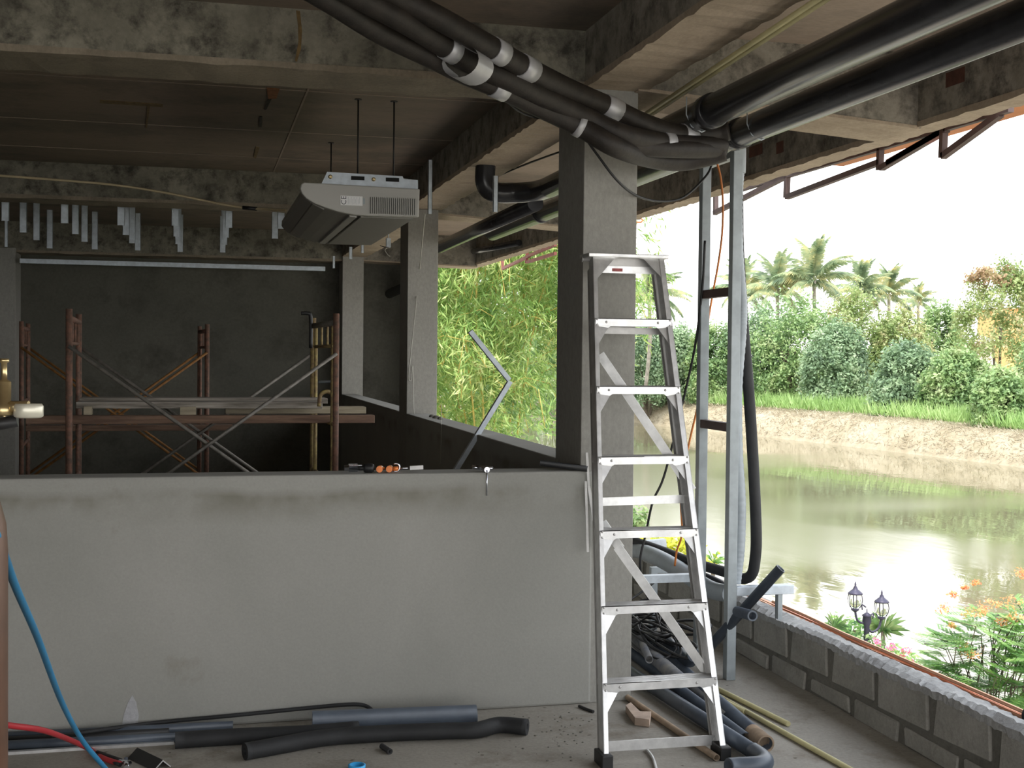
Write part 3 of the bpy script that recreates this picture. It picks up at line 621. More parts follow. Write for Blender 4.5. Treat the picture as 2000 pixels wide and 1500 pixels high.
MB().prism([(XA - .3, 5.7, 3.02), (XA + .35, 5.7, 3.0), (XA + .35, 5.7, 3.02), (XA - .3, 5.7, 3.04)], (0, 2.3, 0)).build('roof_sheet', 'orangesheet', aw)

# ------------------------------------------------------------------ overhead drain pipes
def drain(x, z, y0, y1, r, name, lab, collars=()):
    e = empty(name, (x, (y0 + y1) / 2, z), lab, 'pipe'); MB().tube([(x, y0, z), (x, y1, z)], r, 24).build('pipe', 'drain', e)
    for y in collars: MB().tube([(x, y - .04, z), (x, y - .034, z), (x, y + .034, z), (x, y + .04, z)], r, 24, radii=[r + .001, r + .008, r + .008, r + .001]).build('collar', 'drain', e)
    for y in np.arange(5.25, y1, 1.9): MB().tube([(x - r - .005, y, z + .08), (x - r - .005, y, z), (x - r * .7, y, z - r * .72), (x, y, z - r - .004), (x + r * .7, y, z - r * .72), (x + r + .005, y, z), (x + r + .005, y, z + .08)], .003, 5).build('hanger_strap', 'galv', e)
    return e
X1, Z1 = 2.185, 2.730; X2, Z2 = 2.475, 2.705
d1 = drain(X1, Z1, -1.0, 7.75, .070, 'drain_pipe', 'upper left of the two thick dark drain pipes above the ladder', (5.15,))
el = MB().tube(curve([(X1, 7.7, Z1), (X1 - .02, 7.95, Z1), (X1 - .12, 8.1, Z1), (X1 - .28, 8.12, Z1), (X1 - .34, 8.12, Z1 + .06), (X1 - .34, 8.12, Z1 + .2)], 6), .068, 16); el.build('elbow', 'drain', d1)
drain(X2, Z2, -1.0, 10.6, .066, 'drain_pipe', 'lower right of the two thick dark drain pipes above the ladder', (5.5, 9.0))
p, q = at(1020, 398, x=2.17), at(860, 482, x=2.17)
d3 = empty('drain_pipe', (2.17, 10, 2.6), 'drain pipe sloping down from the elbow towards the middle column', 'pipe')
p3, q3 = Vector((X1, 8.1, 2.665)), at(858, 483, x=X1); MB().tube([p3, q3], .055, 20).build('pipe', 'drain', d3)
d3.location = (p3 + q3) / 2
for ch in [k_ for k_ in bpy.data.objects if k_.parent == d3]:
    ch.location = Vector((2.17, 10, 2.6)) - d3.location
tag(MB().tube([at(1014, 474, x=3.438), at(862, 503, x=3.438)], .036, 16).build('drain_pipe', 'drain'), 'short dusty pipe lying against the edge beam beside the middle column', 'pipe')
tag(MB().tube([(2.72, 14.9, 2.60), (2.40, 16.25, 2.42)], .06, 14).build('drain_pipe', 'drain'), 'pipe stub in the dark bay behind the middle column', 'pipe')
# yellow conduits under the slab
for dx in (0, .028):
    p, q = at(1262, 222, z=2.80), at(1625, -20, z=2.86); tag(MB().tube([p + Vector((dx, 0, 0)), q + Vector((dx, 0, 0))], .011, 8).build('conduit', 'rod'), ('left' if not dx else 'right') + ' one of two thin yellow conduits under the slab right of the column', 'conduit', 'yellow conduits under the slab')
tag(MB().tube(curve([(2.10, 11.0, 2.95), (2.3, 9.5, 3.06), (2.6, 8.0, 3.1), (3.0, 6.6, 3.12)], 6), .008, 6).build('cable', 'black'), 'thin dark cable along the slab above the drain pipes', 'cable')

# ------------------------------------------------------------------ insulated refrigerant pipes
def bundle(pts, r, lab, bands):
    P3 = [at(a, b_, z=z) for a, b_, z in pts]; path = curve(P3, 8); a = np.array([tuple(p) for p in path]); c_ = a.mean(0)
    e = empty('insulated_pipe', tuple(c_), lab, 'pipe', 'insulated pipes sagging across the ceiling')
    MB().tube(path, r, 16).build('insulation', 'tape_black', e)
    for px, w_ in bands:
        i = min(range(len(path)), key=lambda j: abs(proj_x(path[j]) - px)); j = max(1, min(len(path) - 2, i)); d = (path[j + 1] - path[j - 1]).normalized()
        MB().tube([path[j] - d * w_ / 2, path[j] + d * w_ / 2], r + .004, 18).build('tape_band', 'tape', e)
    return e
def proj_x(p):
    v_ = VIEW @ (Vector(p) - EYE); return 1000 + F_PX * v_.x / v_.z
bundle([(740, -30, 2.98), (791, 2, 2.95), (865, 40, 2.90), (973, 101, 2.84), (1029, 133, 2.81), (1110, 174, 2.775), (1194, 211, 2.733), (1250, 238, 2.685), (1300, 256, 2.655), (1350, 264, 2.655), (1400, 260, 2.67), (1424, 255, 2.68)], .045, 'topmost insulated pipe of the sagging bundle, with four silver tape bands', [(972, .07), (1029, .085), (1194, .085), (1344, .075)])
bundle([(640, -40, 2.96), (708, -2, 2.93), (795, 45, 2.88), (879, 97, 2.83), (925, 125, 2.80), (1000, 158, 2.76), (1070, 192, 2.725), (1150, 232, 2.67), (1215, 262, 2.61), (1280, 276, 2.60), (1340, 282, 2.605), (1412, 285, 2.615)], .045, 'second insulated pipe of the bundle, just under the topmost', [(878, .06), (1300, .05)])
bundle([(600, -25, 2.94), (655, 8, 2.91), (742, 62, 2.86), (845, 112, 2.81), (905, 142, 2.78), (975, 171, 2.74), (1040, 202, 2.705), (1131, 246, 2.635), (1200, 286, 2.55), (1270, 309, 2.54), (1330, 315, 2.545), (1385, 305, 2.57), (1415, 296, 2.59)], .045, 'lowest insulated pipe of the bundle, with two silver bands', [(975, .07), (1131, .03)])
bundle([(580, -40, 3.0), (670, -8, 2.96), (770, 55, 2.90), (862, 112, 2.85), (915, 132, 2.80), (985, 158, 2.77), (1060, 195, 2.72), (1130, 232, 2.67), (1200, 262, 2.61), (1250, 284, 2.575), (1310, 290, 2.575), (1410, 292, 2.60)], .042, 'insulated pipe hidden in the middle of the bundle', [])
# wide silver wrap holding the bundle together
p, q = at(905, 118, z=2.775), at(930, 132, z=2.765); d = (at(960, 150, z=2.76) - at(880, 105, z=2.79)).normalized()
nrm = d.cross(Vector((0, 0, 1))).normalized(); mb = MB(); c_ = at(914, 128, z=2.775); n_ = 20; vs = []
for s_ in (-.055, .055):
    for j in range(n_): a = 2 * math.pi * j / n_; vs.append(c_ + d * s_ + nrm * math.cos(a) * .085 + Vector((0, 0, 1)) * math.sin(a) * .062)
mb.add(vs, [(j, (j + 1) % n_, n_ + (j + 1) % n_, n_ + j) for j in range(n_)], True)
tag(mb.build('tape_wrap', 'tape'), 'wide silver tape wrapped around two pipes of the bundle', 'tape')
tag(MB().tube(curve([at(1138, 262, y=5.45), at(1165, 300, y=5.45), at(1205, 352, y=5.48), at(1243, 382, y=5.6), at(1290, 393, y=5.75), at(1335, 385, y=5.85), at(1378, 345, y=5.95), at(1392, 318, y=6.0)], 8), .006, 6).build('cable', 'black'), 'black cable looping from the pipe bundle across the column to the steel posts', 'cable')
tag(MB().tube(curve([at(985, 192, z=2.72), at(1010, 215, z=2.70), at(1040, 228, z=2.70), at(1065, 232, z=2.68)], 6), .005, 6).build('cable', 'black'), 'short black cable drooping under the pipe bundle left of the column', 'cable')

# ------------------------------------------------------------------ steel support frame, hoses
sf = empty('support_frame', (2.65, 6.0, 0), 'grey steel post frame standing right of the ladder', 'frame')
PY0, PY1, PX0, PX1 = 5.86, 6.26, 2.615, 2.665
MB().box((PX0, PY0, 0), (PX1, PY0 + .05, at(1424, 237, y=PY0).z)).build('post', 'steel', sf, bevel=.003)
MB().box((PX0, PY1, 0), (PX1, PY1 + .05, 2.70)).build('post', 'steel', sf, bevel=.003)
for py in (572, 832): z = at(1400, py, x=2.62).z; MB().box((PX0 + .004, PY0 + .05, z - .022), (PX1 - .004, PY1, z + .022)).build('rung', 'truss', sf)
MB().box((PX0, PY0 + .05, 2.66), (PX1, PY1 + .05, 2.70)).build('rung', 'steel', sf)
za = at(1480, 1152, y=PY0).z; zb = .455
MB().box((PX1, PY0, zb - .025), (2.985, PY0 + .05, zb + .022)).build('bracket_arm', 'galv', sf, bevel=.003)
MB().box((2.30, PY1, zb - .02), (PX0, PY1 + .05, zb + .02)).build('bracket_arm', 'galv', sf)
MB().box((2.90, PY0 + .01, .30), (2.925, PY0 + .045, zb - .025)).build('bracket_leg', 'steel', sf)
st2 = empty('pipe_stand', (2.42, 6.9, 0), 'low grey steel pipe stand behind the ladder', 'stand')
ya = at(1277, 1232, z=0).y; xa = at(1277, 1232, z=0).x; zt = at(1277, 1120, y=ya).z
MB().box((xa - .02, ya, 0), (xa + .02, ya + .04, zt)).build('leg', 'steel', st2)
MB().box((xa - .02, ya, zt), (at(1345, 1115, y=ya).x, ya + .04, zt + .035)).build('top_rail', 'steel', st2)
st2.location = (xa, ya, 0)
for ch in [k_ for k_ in bpy.data.objects if k_.parent == st2]: ch.location = Vector((2.42, 6.9, 0)) - st2.location
p, q = at(1237, 1066, y=8.0), at(1299, 1060, y=8.0)
tag(MB().bar(p, q, .05, .055).build('channel_offcut', 'galv'), 'short pale steel bar seen behind the ladder over the yellow shrub', 'steel bar')
hose = [at(1437, 330, y=5.98), at(1441, 480, y=5.98), at(1450, 620, y=5.98), at(1462, 760, y=5.96), at(1472, 920, y=5.95), at(1477, 1040, y=5.93), at(1475, 1090, y=5.95), at(1468, 1122, y=5.98), at(1448, 1130, y=6.05), at(1415, 1117, y=6.2), at(1350, 1098, y=6.55), at(1290, 1075, y=6.95), at(1225, 1052, y=7.5)]
tag(MB().tube(curve(hose, 8), .029, 14).build('insulated_hose', 'foam'), 'thick black insulated hose hanging from the ceiling and bending behind the ladder', 'hose')
h2 = [at(1425, 1160, y=6.12), at(1385, 1150, y=6.3), at(1330, 1115, y=6.55), at(1290, 1092, y=6.8), at(1255, 1077, y=7.2), at(1225, 1072, y=7.6)]
tag(MB().tube(curve(h2, 8), .048, 14).build('grey_hose', 'duct'), 'thick grey hose running behind the ladder at knee height', 'hose')
tag(MB().tube(curve([at(1425, 1150, y=6.2), at(1385, 1128, y=6.4), at(1300, 1096, y=6.9), at(1245, 1062, y=7.5), at(1225, 1055, y=7.7)], 8), .018, 10).build('insulated_hose', 'foam'), 'thinner dark hose between the black and the grey hose', 'hose')
dp = [at(1446, 262, y=5.96), at(1445, 330, y=5.96), at(1441, 400, y=5.95), at(1443, 500, y=5.95), at(1450, 590, y=5.94), at(1449, 650, y=5.94), at(1441, 760, y=5.94), at(1441, 880, y=5.94), at(1446, 980, y=5.93), at(1444, 1070, y=5.93), at(1436, 1140, y=5.93)]
path = curve(dp, 26); du = empty('grey_duct', tuple(path[-1]), 'pale grey ribbed duct hanging down beside the near steel post', 'duct')
MB().tube(path, .02, 14, radii=[.0235 + .0012 * math.sin(i * 1.9) + (.0 if i < 150 else .005 * min(1, (i - 150) / 60)) for i in range(len(path))]).build('duct_body', 'duct', du)
MB().tube(path[:30], .030, 14).build('coupling', 'duct', du)
tag(MB().tube(curve([at(1450, 345, y=5.98), at(1452, 480, y=5.98), at(1459, 600, y=5.98), at(1460, 640, y=5.98)], 6), .004, 5).build('cable', 'black'), 'thin black wire hanging beside the grey duct', 'cable')
tag(MB().tube(curve([at(1377, 470, y=6.22), at(1372, 560, y=6.25), at(1360, 660, y=6.3), at(1344, 740, y=6.35), at(1300, 920, y=6.4), at(1275, 980, y=6.42), at(1262, 1040, y=6.45), at(1250, 1100, y=6.45), at(1262, 1160, y=6.5), at(1300, 1215, y=6.5)], 8), .007, 6).build('cable', 'black'), 'black cable hanging down behind the right side of the ladder', 'cable')
tag(MB().tube(curve([at(1400, 316, y=6.1), at(1408, 350, y=6.1), at(1412, 400, y=6.1), at(1410, 460, y=6.12), at(1402, 520, y=6.15), at(1391, 580, y=6.33), at(1372, 700, y=6.36), at(1365, 780, y=6.36), at(1345, 870, y=6.38), at(1330, 960, y=6.4), at(1332, 1040, y=6.4), at(1322, 1075, y=6.45), at(1318, 1105, y=6.5)], 8), .006, 6, radii=None).build('cable', 'orange'), 'thin orange cable hanging inside the steel post frame', 'cable')
tag(MB().lathe(at(1403, 312, y=6.1) - Vector((0, 0, .01)), [(.02, 0), (.025, .02), (.02, .04)], 12).build('clamp', 'duct'), 'small grey clamp holding the orange cable between the posts', 'clamp')
# grey pvc tee leaning on the block wall
te = empty('pvc_tee', at(1437, 1195, y=5.75), 'grey pvc pipe with a side branch leaning on the block wall', 'pipe')
MB().tube([at(1525, 1110, y=5.72), at(1380, 1270, y=5.95)], .026, 14, hollow=.85).build('pipe', 'pvc', te)
MB().tube([at(1440, 1194, y=5.78), at(1470, 1203, y=5.55)], .026, 14, hollow=.72).build('branch', 'pvc', te)

# ------------------------------------------------------------------ step ladder
LY0, LYT, LZT = 4.70, 5.42, 2.12
kk = (LYT - LY0) / LZT
def on_ladder(px, py, back=0.0):
    """picture point carried onto the leaning plane of the ladder"""
    d = VIEW.transposed() @ Vector(((px - 1000) / F_PX, (py - 750) / F_PX, 1.0)); y0 = LY0 + back
    t = (y0 + kk * EYE.z) / (d.y - kk * d.z); return EYE + d * t
ld = empty('step_ladder', (1.84, 4.72, 0), 'folded aluminium step ladder leaning against the near column', 'ladder')
ndir = Vector((0, 1, -kk)).normalized()      # into the ladder, across its plane
lt, lb = on_ladder(1158, 500), on_ladder(1180, 1490); rt, rb = on_ladder(1297, 505), on_ladder(1420, 1476)
lb = lt + (lb - lt) * (lt.z - .005) / (lt.z - lb.z); rb = rt + (rb - rt) * (rt.z - .005) / (rt.z - rb.z)
def rail(a, b_, inward, depth, fl, name, mat, off=0.0, th=.003):
    """C channel rail: web across the ladder depth, two flanges turned inward"""
    a, b_ = a + ndir * off, b_ + ndir * off; iv = Vector((inward, 0, 0)); mb = MB()
    for poly in ([a, a + iv * th, a + iv * th + ndir * depth, a + ndir * depth], [a, a + iv * fl, a + iv * fl + ndir * th, a + ndir * th], [a + ndir * (depth - th), a + iv * fl + ndir * (depth - th), a + iv * fl + ndir * depth, a + ndir * depth]):
        mb.prism(poly, b_ - a)
    return mb.build(name, mat, ld)
rail(lt, lb, 1, .062, .020, 'rail', 'alu'); rail(rt, rb, -1, .062, .024, 'rail', 'alu')
R0 = .068
rail(lt + Vector((.004, 0, -.03)), lb + Vector((.004, 0, .01)), 1, .030, .018, 'rear_rail', 'alu_dull', R0); rail(rt + Vector((-.006, 0, -.03)), rb + Vector((-.006, 0, .01)), -1, .030, .022, 'rear_rail', 'alu_dull', R0)
def edge_at(z, off=0.0):
    f = (lt.z - z) / (lt.z - lb.z); a = lt.lerp(lb, f); f = (rt.z - z) / (rt.z - rb.z); return a + ndir * off, rt.lerp(rb, f) + ndir * off
def zrow(px, py): return on_ladder(px, py).z
M['alu_step'] = M['alu']
for row, (px, py, hpx) in enumerate(((1240, 630, 14), (1245, 762, 14), (1255, 899, 14), (1265, 1042, 15), (1280, 1188, 17), (1290, 1337, 20))):
    z = zrow(px, py); a, b_ = edge_at(z); hh = .017; mb = MB()
    a = a + Vector((.005, 0, 0)); b_ = b_ - Vector((.005, 0, 0)); off = Vector((0, -.004, 0)); dn = Vector((0, 0, 1))
    mb.prism([a + off - dn * hh, a + off + dn * hh, a + off + dn * hh + Vector((0, .004, 0)), a + off - dn * hh + Vector((0, .004, 0))], b_ - a)      # front lip
    mb.prism([a + off + dn * (hh - .003), a + off + dn * hh, a + dn * hh + Vector((0, .085, 0)), a + dn * (hh - .003) + Vector((0, .085, 0))], b_ - a)  # tread
    mb.prism([a + dn * hh + Vector((0, .081, 0)), a + dn * hh + Vector((0, .085, 0)), a - dn * hh + Vector((0, .085, 0)), a - dn * hh + Vector((0, .081, 0))], b_ - a)  # rear lip
    for k_ in range(5): yy = .01 + k_ * .016; mb.prism([a + dn * hh + Vector((0, yy, 0)), a + dn * (hh + .0015) + Vector((0, yy + .003, 0)), a + dn * hh + Vector((0, yy + .006, 0))], b_ - a)
    stp = mb.build('step', 'alu', ld)
    rv = MB()
    for t_ in (.14, .82): rv.lathe(a.lerp(b_, t_) + off, [(.006, 0), (.005, .002), (.002, .0035)], 8, (0, -1, 0))
    for q_ in (a, b_):
        for dz in (-.012, .012): rv.lathe(q_ + Vector((.007 if q_ is a else -.007, -.0045, dz)), [(.005, 0), (.004, .002), (.001, .003)], 8, (0, -1, 0))
    rv.build('rivets', 'alu_dull', stp)['kind'] = 'stuff'
    gl = .075
    for s_, q_ in ((1, a), (-1, b_)):
        q0 = q_ + Vector((0, .004, -hh)); dwn = (lb - lt).normalized() if s_ > 0 else (rb - rt).normalized()
        MB().prism([q0, q0 + Vector((s_ * gl, 0, 0)), q0 + Vector((s_ * gl * .82, 0, -.008)), q0 + dwn * gl * 1.25 + Vector((s_ * .01, 0, 0)), q0 + dwn * gl * 1.3], (0, .003, 0)).build('gusset', 'alu', ld)
# top cap with gussets and printed label
a, b_ = edge_at(lt.z); tz = lt.z
MB().box((a.x - .022, a.y - .012, tz - .004), (b_.x + .020, a.y + .13, tz + .014)).build('top_cap', 'alu', ld, bevel=.003)
MB().box((a.x + .02, a.y + .045, tz - .072), (b_.x - .02, a.y + .05, tz - .004)).build('rear_band', 'alu_dull', ld)
fb = MB().box((a.x + .03, a.y + .040, tz - .072), (b_.x - .02, a.y + .046, tz - .040)).build('front_band', 'alu', ld)
q_ = on_ladder(1214, 526); MB().box((q_.x - .025, a.y + .038, q_.z - .006), (q_.x + .025, a.y + .0405, q_.z + .008)).build('faded_print', 'redink', fb)
for s_, q_, dwn in ((1, a + Vector((.02, .002, -.004)), (lb - lt).normalized()), (-1, b_ + Vector((-.012, .002, -.004)), (rb - rt).normalized())):
    MB().prism([q_, q_ + Vector((s_ * .11, 0, 0)), q_ + Vector((s_ * .085, 0, -.003)), q_ + dwn * .10 + Vector((s_ * .004, 0, 0)), q_ + dwn * .11], (0, .004, 0)).build('gusset', 'alu', ld)
# rear frame bars and diagonals
for p0, p1, w_, mt in (((1168, 547), (1300, 548), .032, 'alu_dull'), ((1172, 645), (1308, 648), .03, 'alu_dull'), ((1176, 980), (1348, 974), .036, 'alu'), ((1186, 1458), (1396, 1445), .042, 'alu')):
    if p0[1] < 600: continue
    p, q = on_ladder(*p0, R0), on_ladder(*p1, R0); MB().bar(p, q, .004, w_).build('rear_bar', mt, ld)
for p0, p1 in (((1172, 692), (1352, 958)), ((1176, 1020), (1212, 1072)), ((1206, 1068), (1392, 1330))):
    p, q = on_ladder(*p0, R0 + .012), on_ladder(*p1, R0 + .012); MB().bar(p, q, .004, .040).build('diagonal_brace', 'alu', ld)
for q_, s_ in ((lb, 1), (rb, -1)):
    x0, x1 = sorted((q_.x - s_ * .012, q_.x + s_ * .034)); MB().box((x0, q_.y - .012, 0), (x1, q_.y + .10, .055)).build('rubber_foot', 'black', ld, bevel=.004)
MB().lathe(lt + Vector((-.008, .03, -.015)), [(.008, 0), (.008, .03), (.012, .032), (.012, .036)], 10, (-1, 0, 0)).build('hinge_bolt', 'alu_dull', ld)

# ------------------------------------------------------------------ air conditioner hung from the slab
Y0, Y1 = 7.2, 9.2
ac = empty('air_conditioner', (.9, 8.2, 2.44), 'grey ceiling air conditioner hanging on threaded rods', 'air conditioner')
def acp(px, py, y=Y0): return at(px, py, y=y)
prof = [(594, 356), (820, 369), (818, 424), (725, 422), (688, 419), (660, 413), (634, 405), (612, 396), (598, 387), (590, 378), (586.5, 369), (588, 360)]
poly = [acp(*p) for p in prof]
MB().prism(poly, (0, .05, 0)).build('side_panel', 'ac', ac, bevel=.006)
body = [(595, 362), (820, 373), (817, 421), (688, 417), (660, 411), (634, 403), (614, 393), (601, 384), (594, 374)]
MB().prism([acp(*p) + Vector((0, .05, 0)) for p in body], (0, Y1 - Y0 - .05, 0)).build('casing', 'ac_dark', ac)
vent = MB(); lx, rx = acp(724, 400).x, acp(810, 400).x
for i in range(24):
    x = lx + (rx - lx) * i / 23; vent.box((x, Y0 - .010, 2.453), (x + .0055, Y0 + .003, acp(765, 386).z))
vent.build('vent_ribs', 'ac', ac); MB().box((lx - .004, Y0 - .002, 2.456), (rx + .008, Y0 + .001, acp(765, 387).z)).build('vent_shade_panel', 'ac_shade', ac)  # dark flat panel behind the ribs paints the shade of their gaps
p, q = acp(665, 382), acp(708, 402)
lb_ = MB().box((p.x, Y0 - .003, q.z), (q.x, Y0 + .001, p.z)).build('rating_label', 'label', ac, label='white rating label with the CE mark turned sideways')
MB().box((q.x + .002, Y0 - .002, q.z + .01), (q.x + .014, Y0 + .001, p.z - .01)).build('label_edge', 'steel', ac)
def text(body_, loc, size, rot, name, mat, parent, extr=.0004):
    cu_ = bpy.data.curves.new(name, 'FONT'); cu_.body = body_; cu_.size = size; cu_.extrude = extr; cu_.align_x = 'CENTER'; cu_.align_y = 'CENTER'
    to = bpy.data.objects.new(name, cu_); C.objects.link(to); bpy.context.view_layer.update()
    me = bpy.data.meshes.new_from_object(to); bpy.data.objects.remove(to)
    ob = bpy.data.objects.new(name, me); C.objects.link(ob); me.materials.append(M[mat]); ob.parent = parent
    ob.location = Vector(loc) - world_of(parent); ob.rotation_euler = rot; return ob
text('C\u20ac'.replace('\u20ac', 'E'), (p.x + .020, Y0 - .0035, (p.z + q.z) / 2), .042, (math.pi / 2, -math.pi / 2, 0), 'label_print', 'ink', lb_)
lines = MB(); lines.box((p.x + .036, Y0 - .0035, q.z + .003), (p.x + .037, Y0 - .002, p.z - .003))
for i in range(9): x = p.x + .045 + i * .008; lines.box((x, Y0 - .0035, q.z + .006 + (i % 3) * .003), (x + .001, Y0 - .002, p.z - .006 - (i % 2) * .012))
lines.build('label_lines', 'duct', lb_)
# louver flaps and bottom seams
lz = acp(640, 408).z; 
def skin(name, u0, u1, mat, y0=Y0 + .08, y1=Y1 - .05, lift=.006):
    """strip following the curved underside between two profile points"""
    a, b_ = acp(*u0), acp(*u1); d = (b_ - a); nn = Vector((d.z, 0, -d.x)).normalized(); nn = -nn if nn.z > 0 else nn
    MB().prism([Vector((a.x, y0, a.z)) + nn * lift, Vector((b_.x, y0, b_.z)) + nn * lift, Vector((b_.x, y0, b_.z)) - nn * .004, Vector((a.x, y0, a.z)) - nn * .004], (0, y1 - y0, 0)).build(name, mat, ac)
skin('air_flap', (596, 378), (612, 393), 'ac_dark'); skin('air_flap', (614, 394), (636, 405), 'ac_dark'); skin('seam_strip', (686, 418), (700, 420), 'ac'); skin('intake_grille', (708, 420), (812, 423), 'ac_dark')
bz0, bz1 = acp(700, 372).z, acp(700, 341).z
br = MB().prism([(acp(622, 360).x, Y0 + .03, bz0 - .01), (acp(640, 338).x, Y0 + .03, bz1 + .012), (acp(788, 342).x, Y0 + .03, bz1 + .006), (acp(790, 348).x, Y0 + .03, bz1 - .008), (acp(818, 350).x, Y0 + .03, bz1 - .012), (acp(818, 372).x, Y0 + .03, bz0 - .01)], (0, .012, 0)).build('mounting_bracket', 'galv', ac)
MB().box((acp(640, 350).x, Y0 + .05, bz0 - .01), (acp(816, 350).x, Y1 - .03, bz1 - .03)).build('inner_chassis', 'galv', ac)
for a0, a1 in ((687, 713), (755, 781)): MB().box((acp(a0, 345).x, Y0 + .025, bz1 - .028), (acp(a1, 345).x, Y0 + .034, bz1 - .006)).build('bracket_slot', 'hole', br)
MB().box((acp(630, 358).x, Y0 + .025, bz0 - .004), (acp(714, 358).x, Y0 + .034, bz0 + .012)).build('bracket_slot', 'hole', br)
for px, py in ((646, 344), (731, 349)): MB().lathe(acp(px, py) + Vector((0, .03, 0)), [(.012, 0), (.012, .006), (.006, .01)], 10, (0, -1, 0)).build('bracket_screw', 'brass', br)
for px, yy in ((699, 7.5), (769, 7.5), (640, 9.0)):
    x = at(px, 300, y=yy).x if yy < 8 else at(640, 300, y=9.35).x
    yy = 7.5 if yy < 8 else 9.1
    MB().tube([(x, yy, bz1 - .03), (x, yy, SLAB)], .005, 6).build('threaded_rod', 'black', ac); MB().lathe((x, yy, SLAB - .008), [(.022, 0), (.022, .008)], 8).build('anchor_plate', 'black', ac)

# ------------------------------------------------------------------ ceiling hangers (bent steel strips)
rows_ = (11.4, 12.4, 13.4, 14.4); names_ = ('front row', 'second row', 'third row', 'last row')
groups = [((10, 431), (45, 454), (71, 469), (12, 482)), ((126, 436), (147, 457), (165, 472), (185, 487)), ((236, 440), (246, 459), (258, 475), (269, 489)), ((342, 441), (345, 462), (348, 477), (352, 492)), ((447, 445), (441, 464), (438, 478), (435, 493)), ((549, 447), (537, 466), None, None)]
groups[0] = ((10, 431), (45, 454), (71, 469), (97, 485))
gl_ = ('second group from the left', 'third group from the left', 'fourth group', 'fifth group, close together', 'sixth group, beside the orange cable', 'group next to the air conditioner'); gl_ = ('leftmost group', 'second group from the left', 'third group from the left', 'fourth group from the left', 'fifth group, right of the middle', 'last group, beside the air conditioner')
def hanger(p, top, wd, lab, fold=.012):
    mb = MB().box((p.x - wd / 2, p.y, p.z), (p.x + wd / 2, p.y + .003, top)); mb.box((p.x - wd / 2, p.y, p.z), (p.x - wd / 2 + .003, p.y + .02, top)); mb.box((p.x + wd / 2 - .003, p.y, p.z), (p.x + wd / 2, p.y + .02, top))
    return tag(mb.build('ceiling_hanger', 'galv'), lab, 'hanger', 'steel hangers fixed under the slab')
for g_, lab in zip(groups, gl_):
    for Y, q_, rn in zip(rows_, g_, names_):
        if q_: p = at(*q_, y=Y); hanger(p, SLAB, .062, 'flat steel ceiling hanger, %s of the %s' % (rn, lab))
p = at(12, 482, y=13.4); hanger(p, SLAB, .03, 'narrow steel hanger at the far left edge of the picture')
for px, py, Y, tp, wd, lab in ((840, 418, 8.9, 312, .03, 'long steel hanger on the beam right of the air conditioner'), (968, 414, 7.6, 343, .03, 'steel hanger on the beam beside the black pipe elbow'), (652, 524, 15.0, 500, .03, 'small steel hanger at the right end of the white ceiling channel'), (685, 506, 14.0, 482, .035, 'small steel hanger on the beam over the far column'), (708, 494, 13.2, 478, .03, 'small steel hanger under the rear end of the air conditioner')):
    p = at(px, py, y=Y); t_ = at(px, tp, y=Y).z; x_ = p.x
    hanger(p, t_, wd, lab)
p = at(759, 483, y=12.2); t_ = at(759, 465, y=12.2)
jb = empty('junction_box', p, 'small steel box with loose wires left of the middle column', 'junction box')
MB().box((p.x - .022, p.y, p.z), (p.x + .022, p.y + .04, t_.z)).build('box_body', 'galv', jb); MB().tube([(p.x, p.y + .02, t_.z), (p.x, p.y + .02, SLAB)], .006, 6).build('conduit', 'galv', jb)
MB().tube(curve([p, at(752, 488, y=12.2), at(757, 497, y=12.2), at(762, 501, y=12.2)], 5), .004, 5).build('wire', 'string', jb)
MB().tube(curve([p, at(750, 482, y=12.2), at(742, 480, y=12.2)], 5), .004, 5).build('wire', 'black', jb)
# wall channel at the top of the back wall
p, q = at(39, 510, y=15.72), at(635, 519, y=15.72)
tag(MB().box((p.x, 15.7, p.z - .024), (q.x, 15.74, p.z + .03)).build('ceiling_channel', 'galv'), 'long pale steel channel along the top of the back wall', 'channel')
# tan cable sagging to the air conditioner
cb = empty('power_cable', at(250, 370, y=9.6), 'tan cable with a black joint sagging under the slab to the air conditioner', 'cable')
MB().tube(curve([at(-60, 338, y=9.4), at(0, 343, y=9.4), at(120, 352, y=9.4), at(230, 362, y=9.4), at(320, 376, y=9.35), at(400, 392, y=9.3), at(440, 400, y=9.25), at(478, 406, y=9.2), at(520, 409, y=9.1), at(558, 411, y=8.9)], 6), .009, 6).build('wire', 'tan_cable', cb)
MB().tube([at(474, 405.5, y=9.19), at(502, 408, y=9.16)], .014, 8).build('cable_joint', 'black', cb)

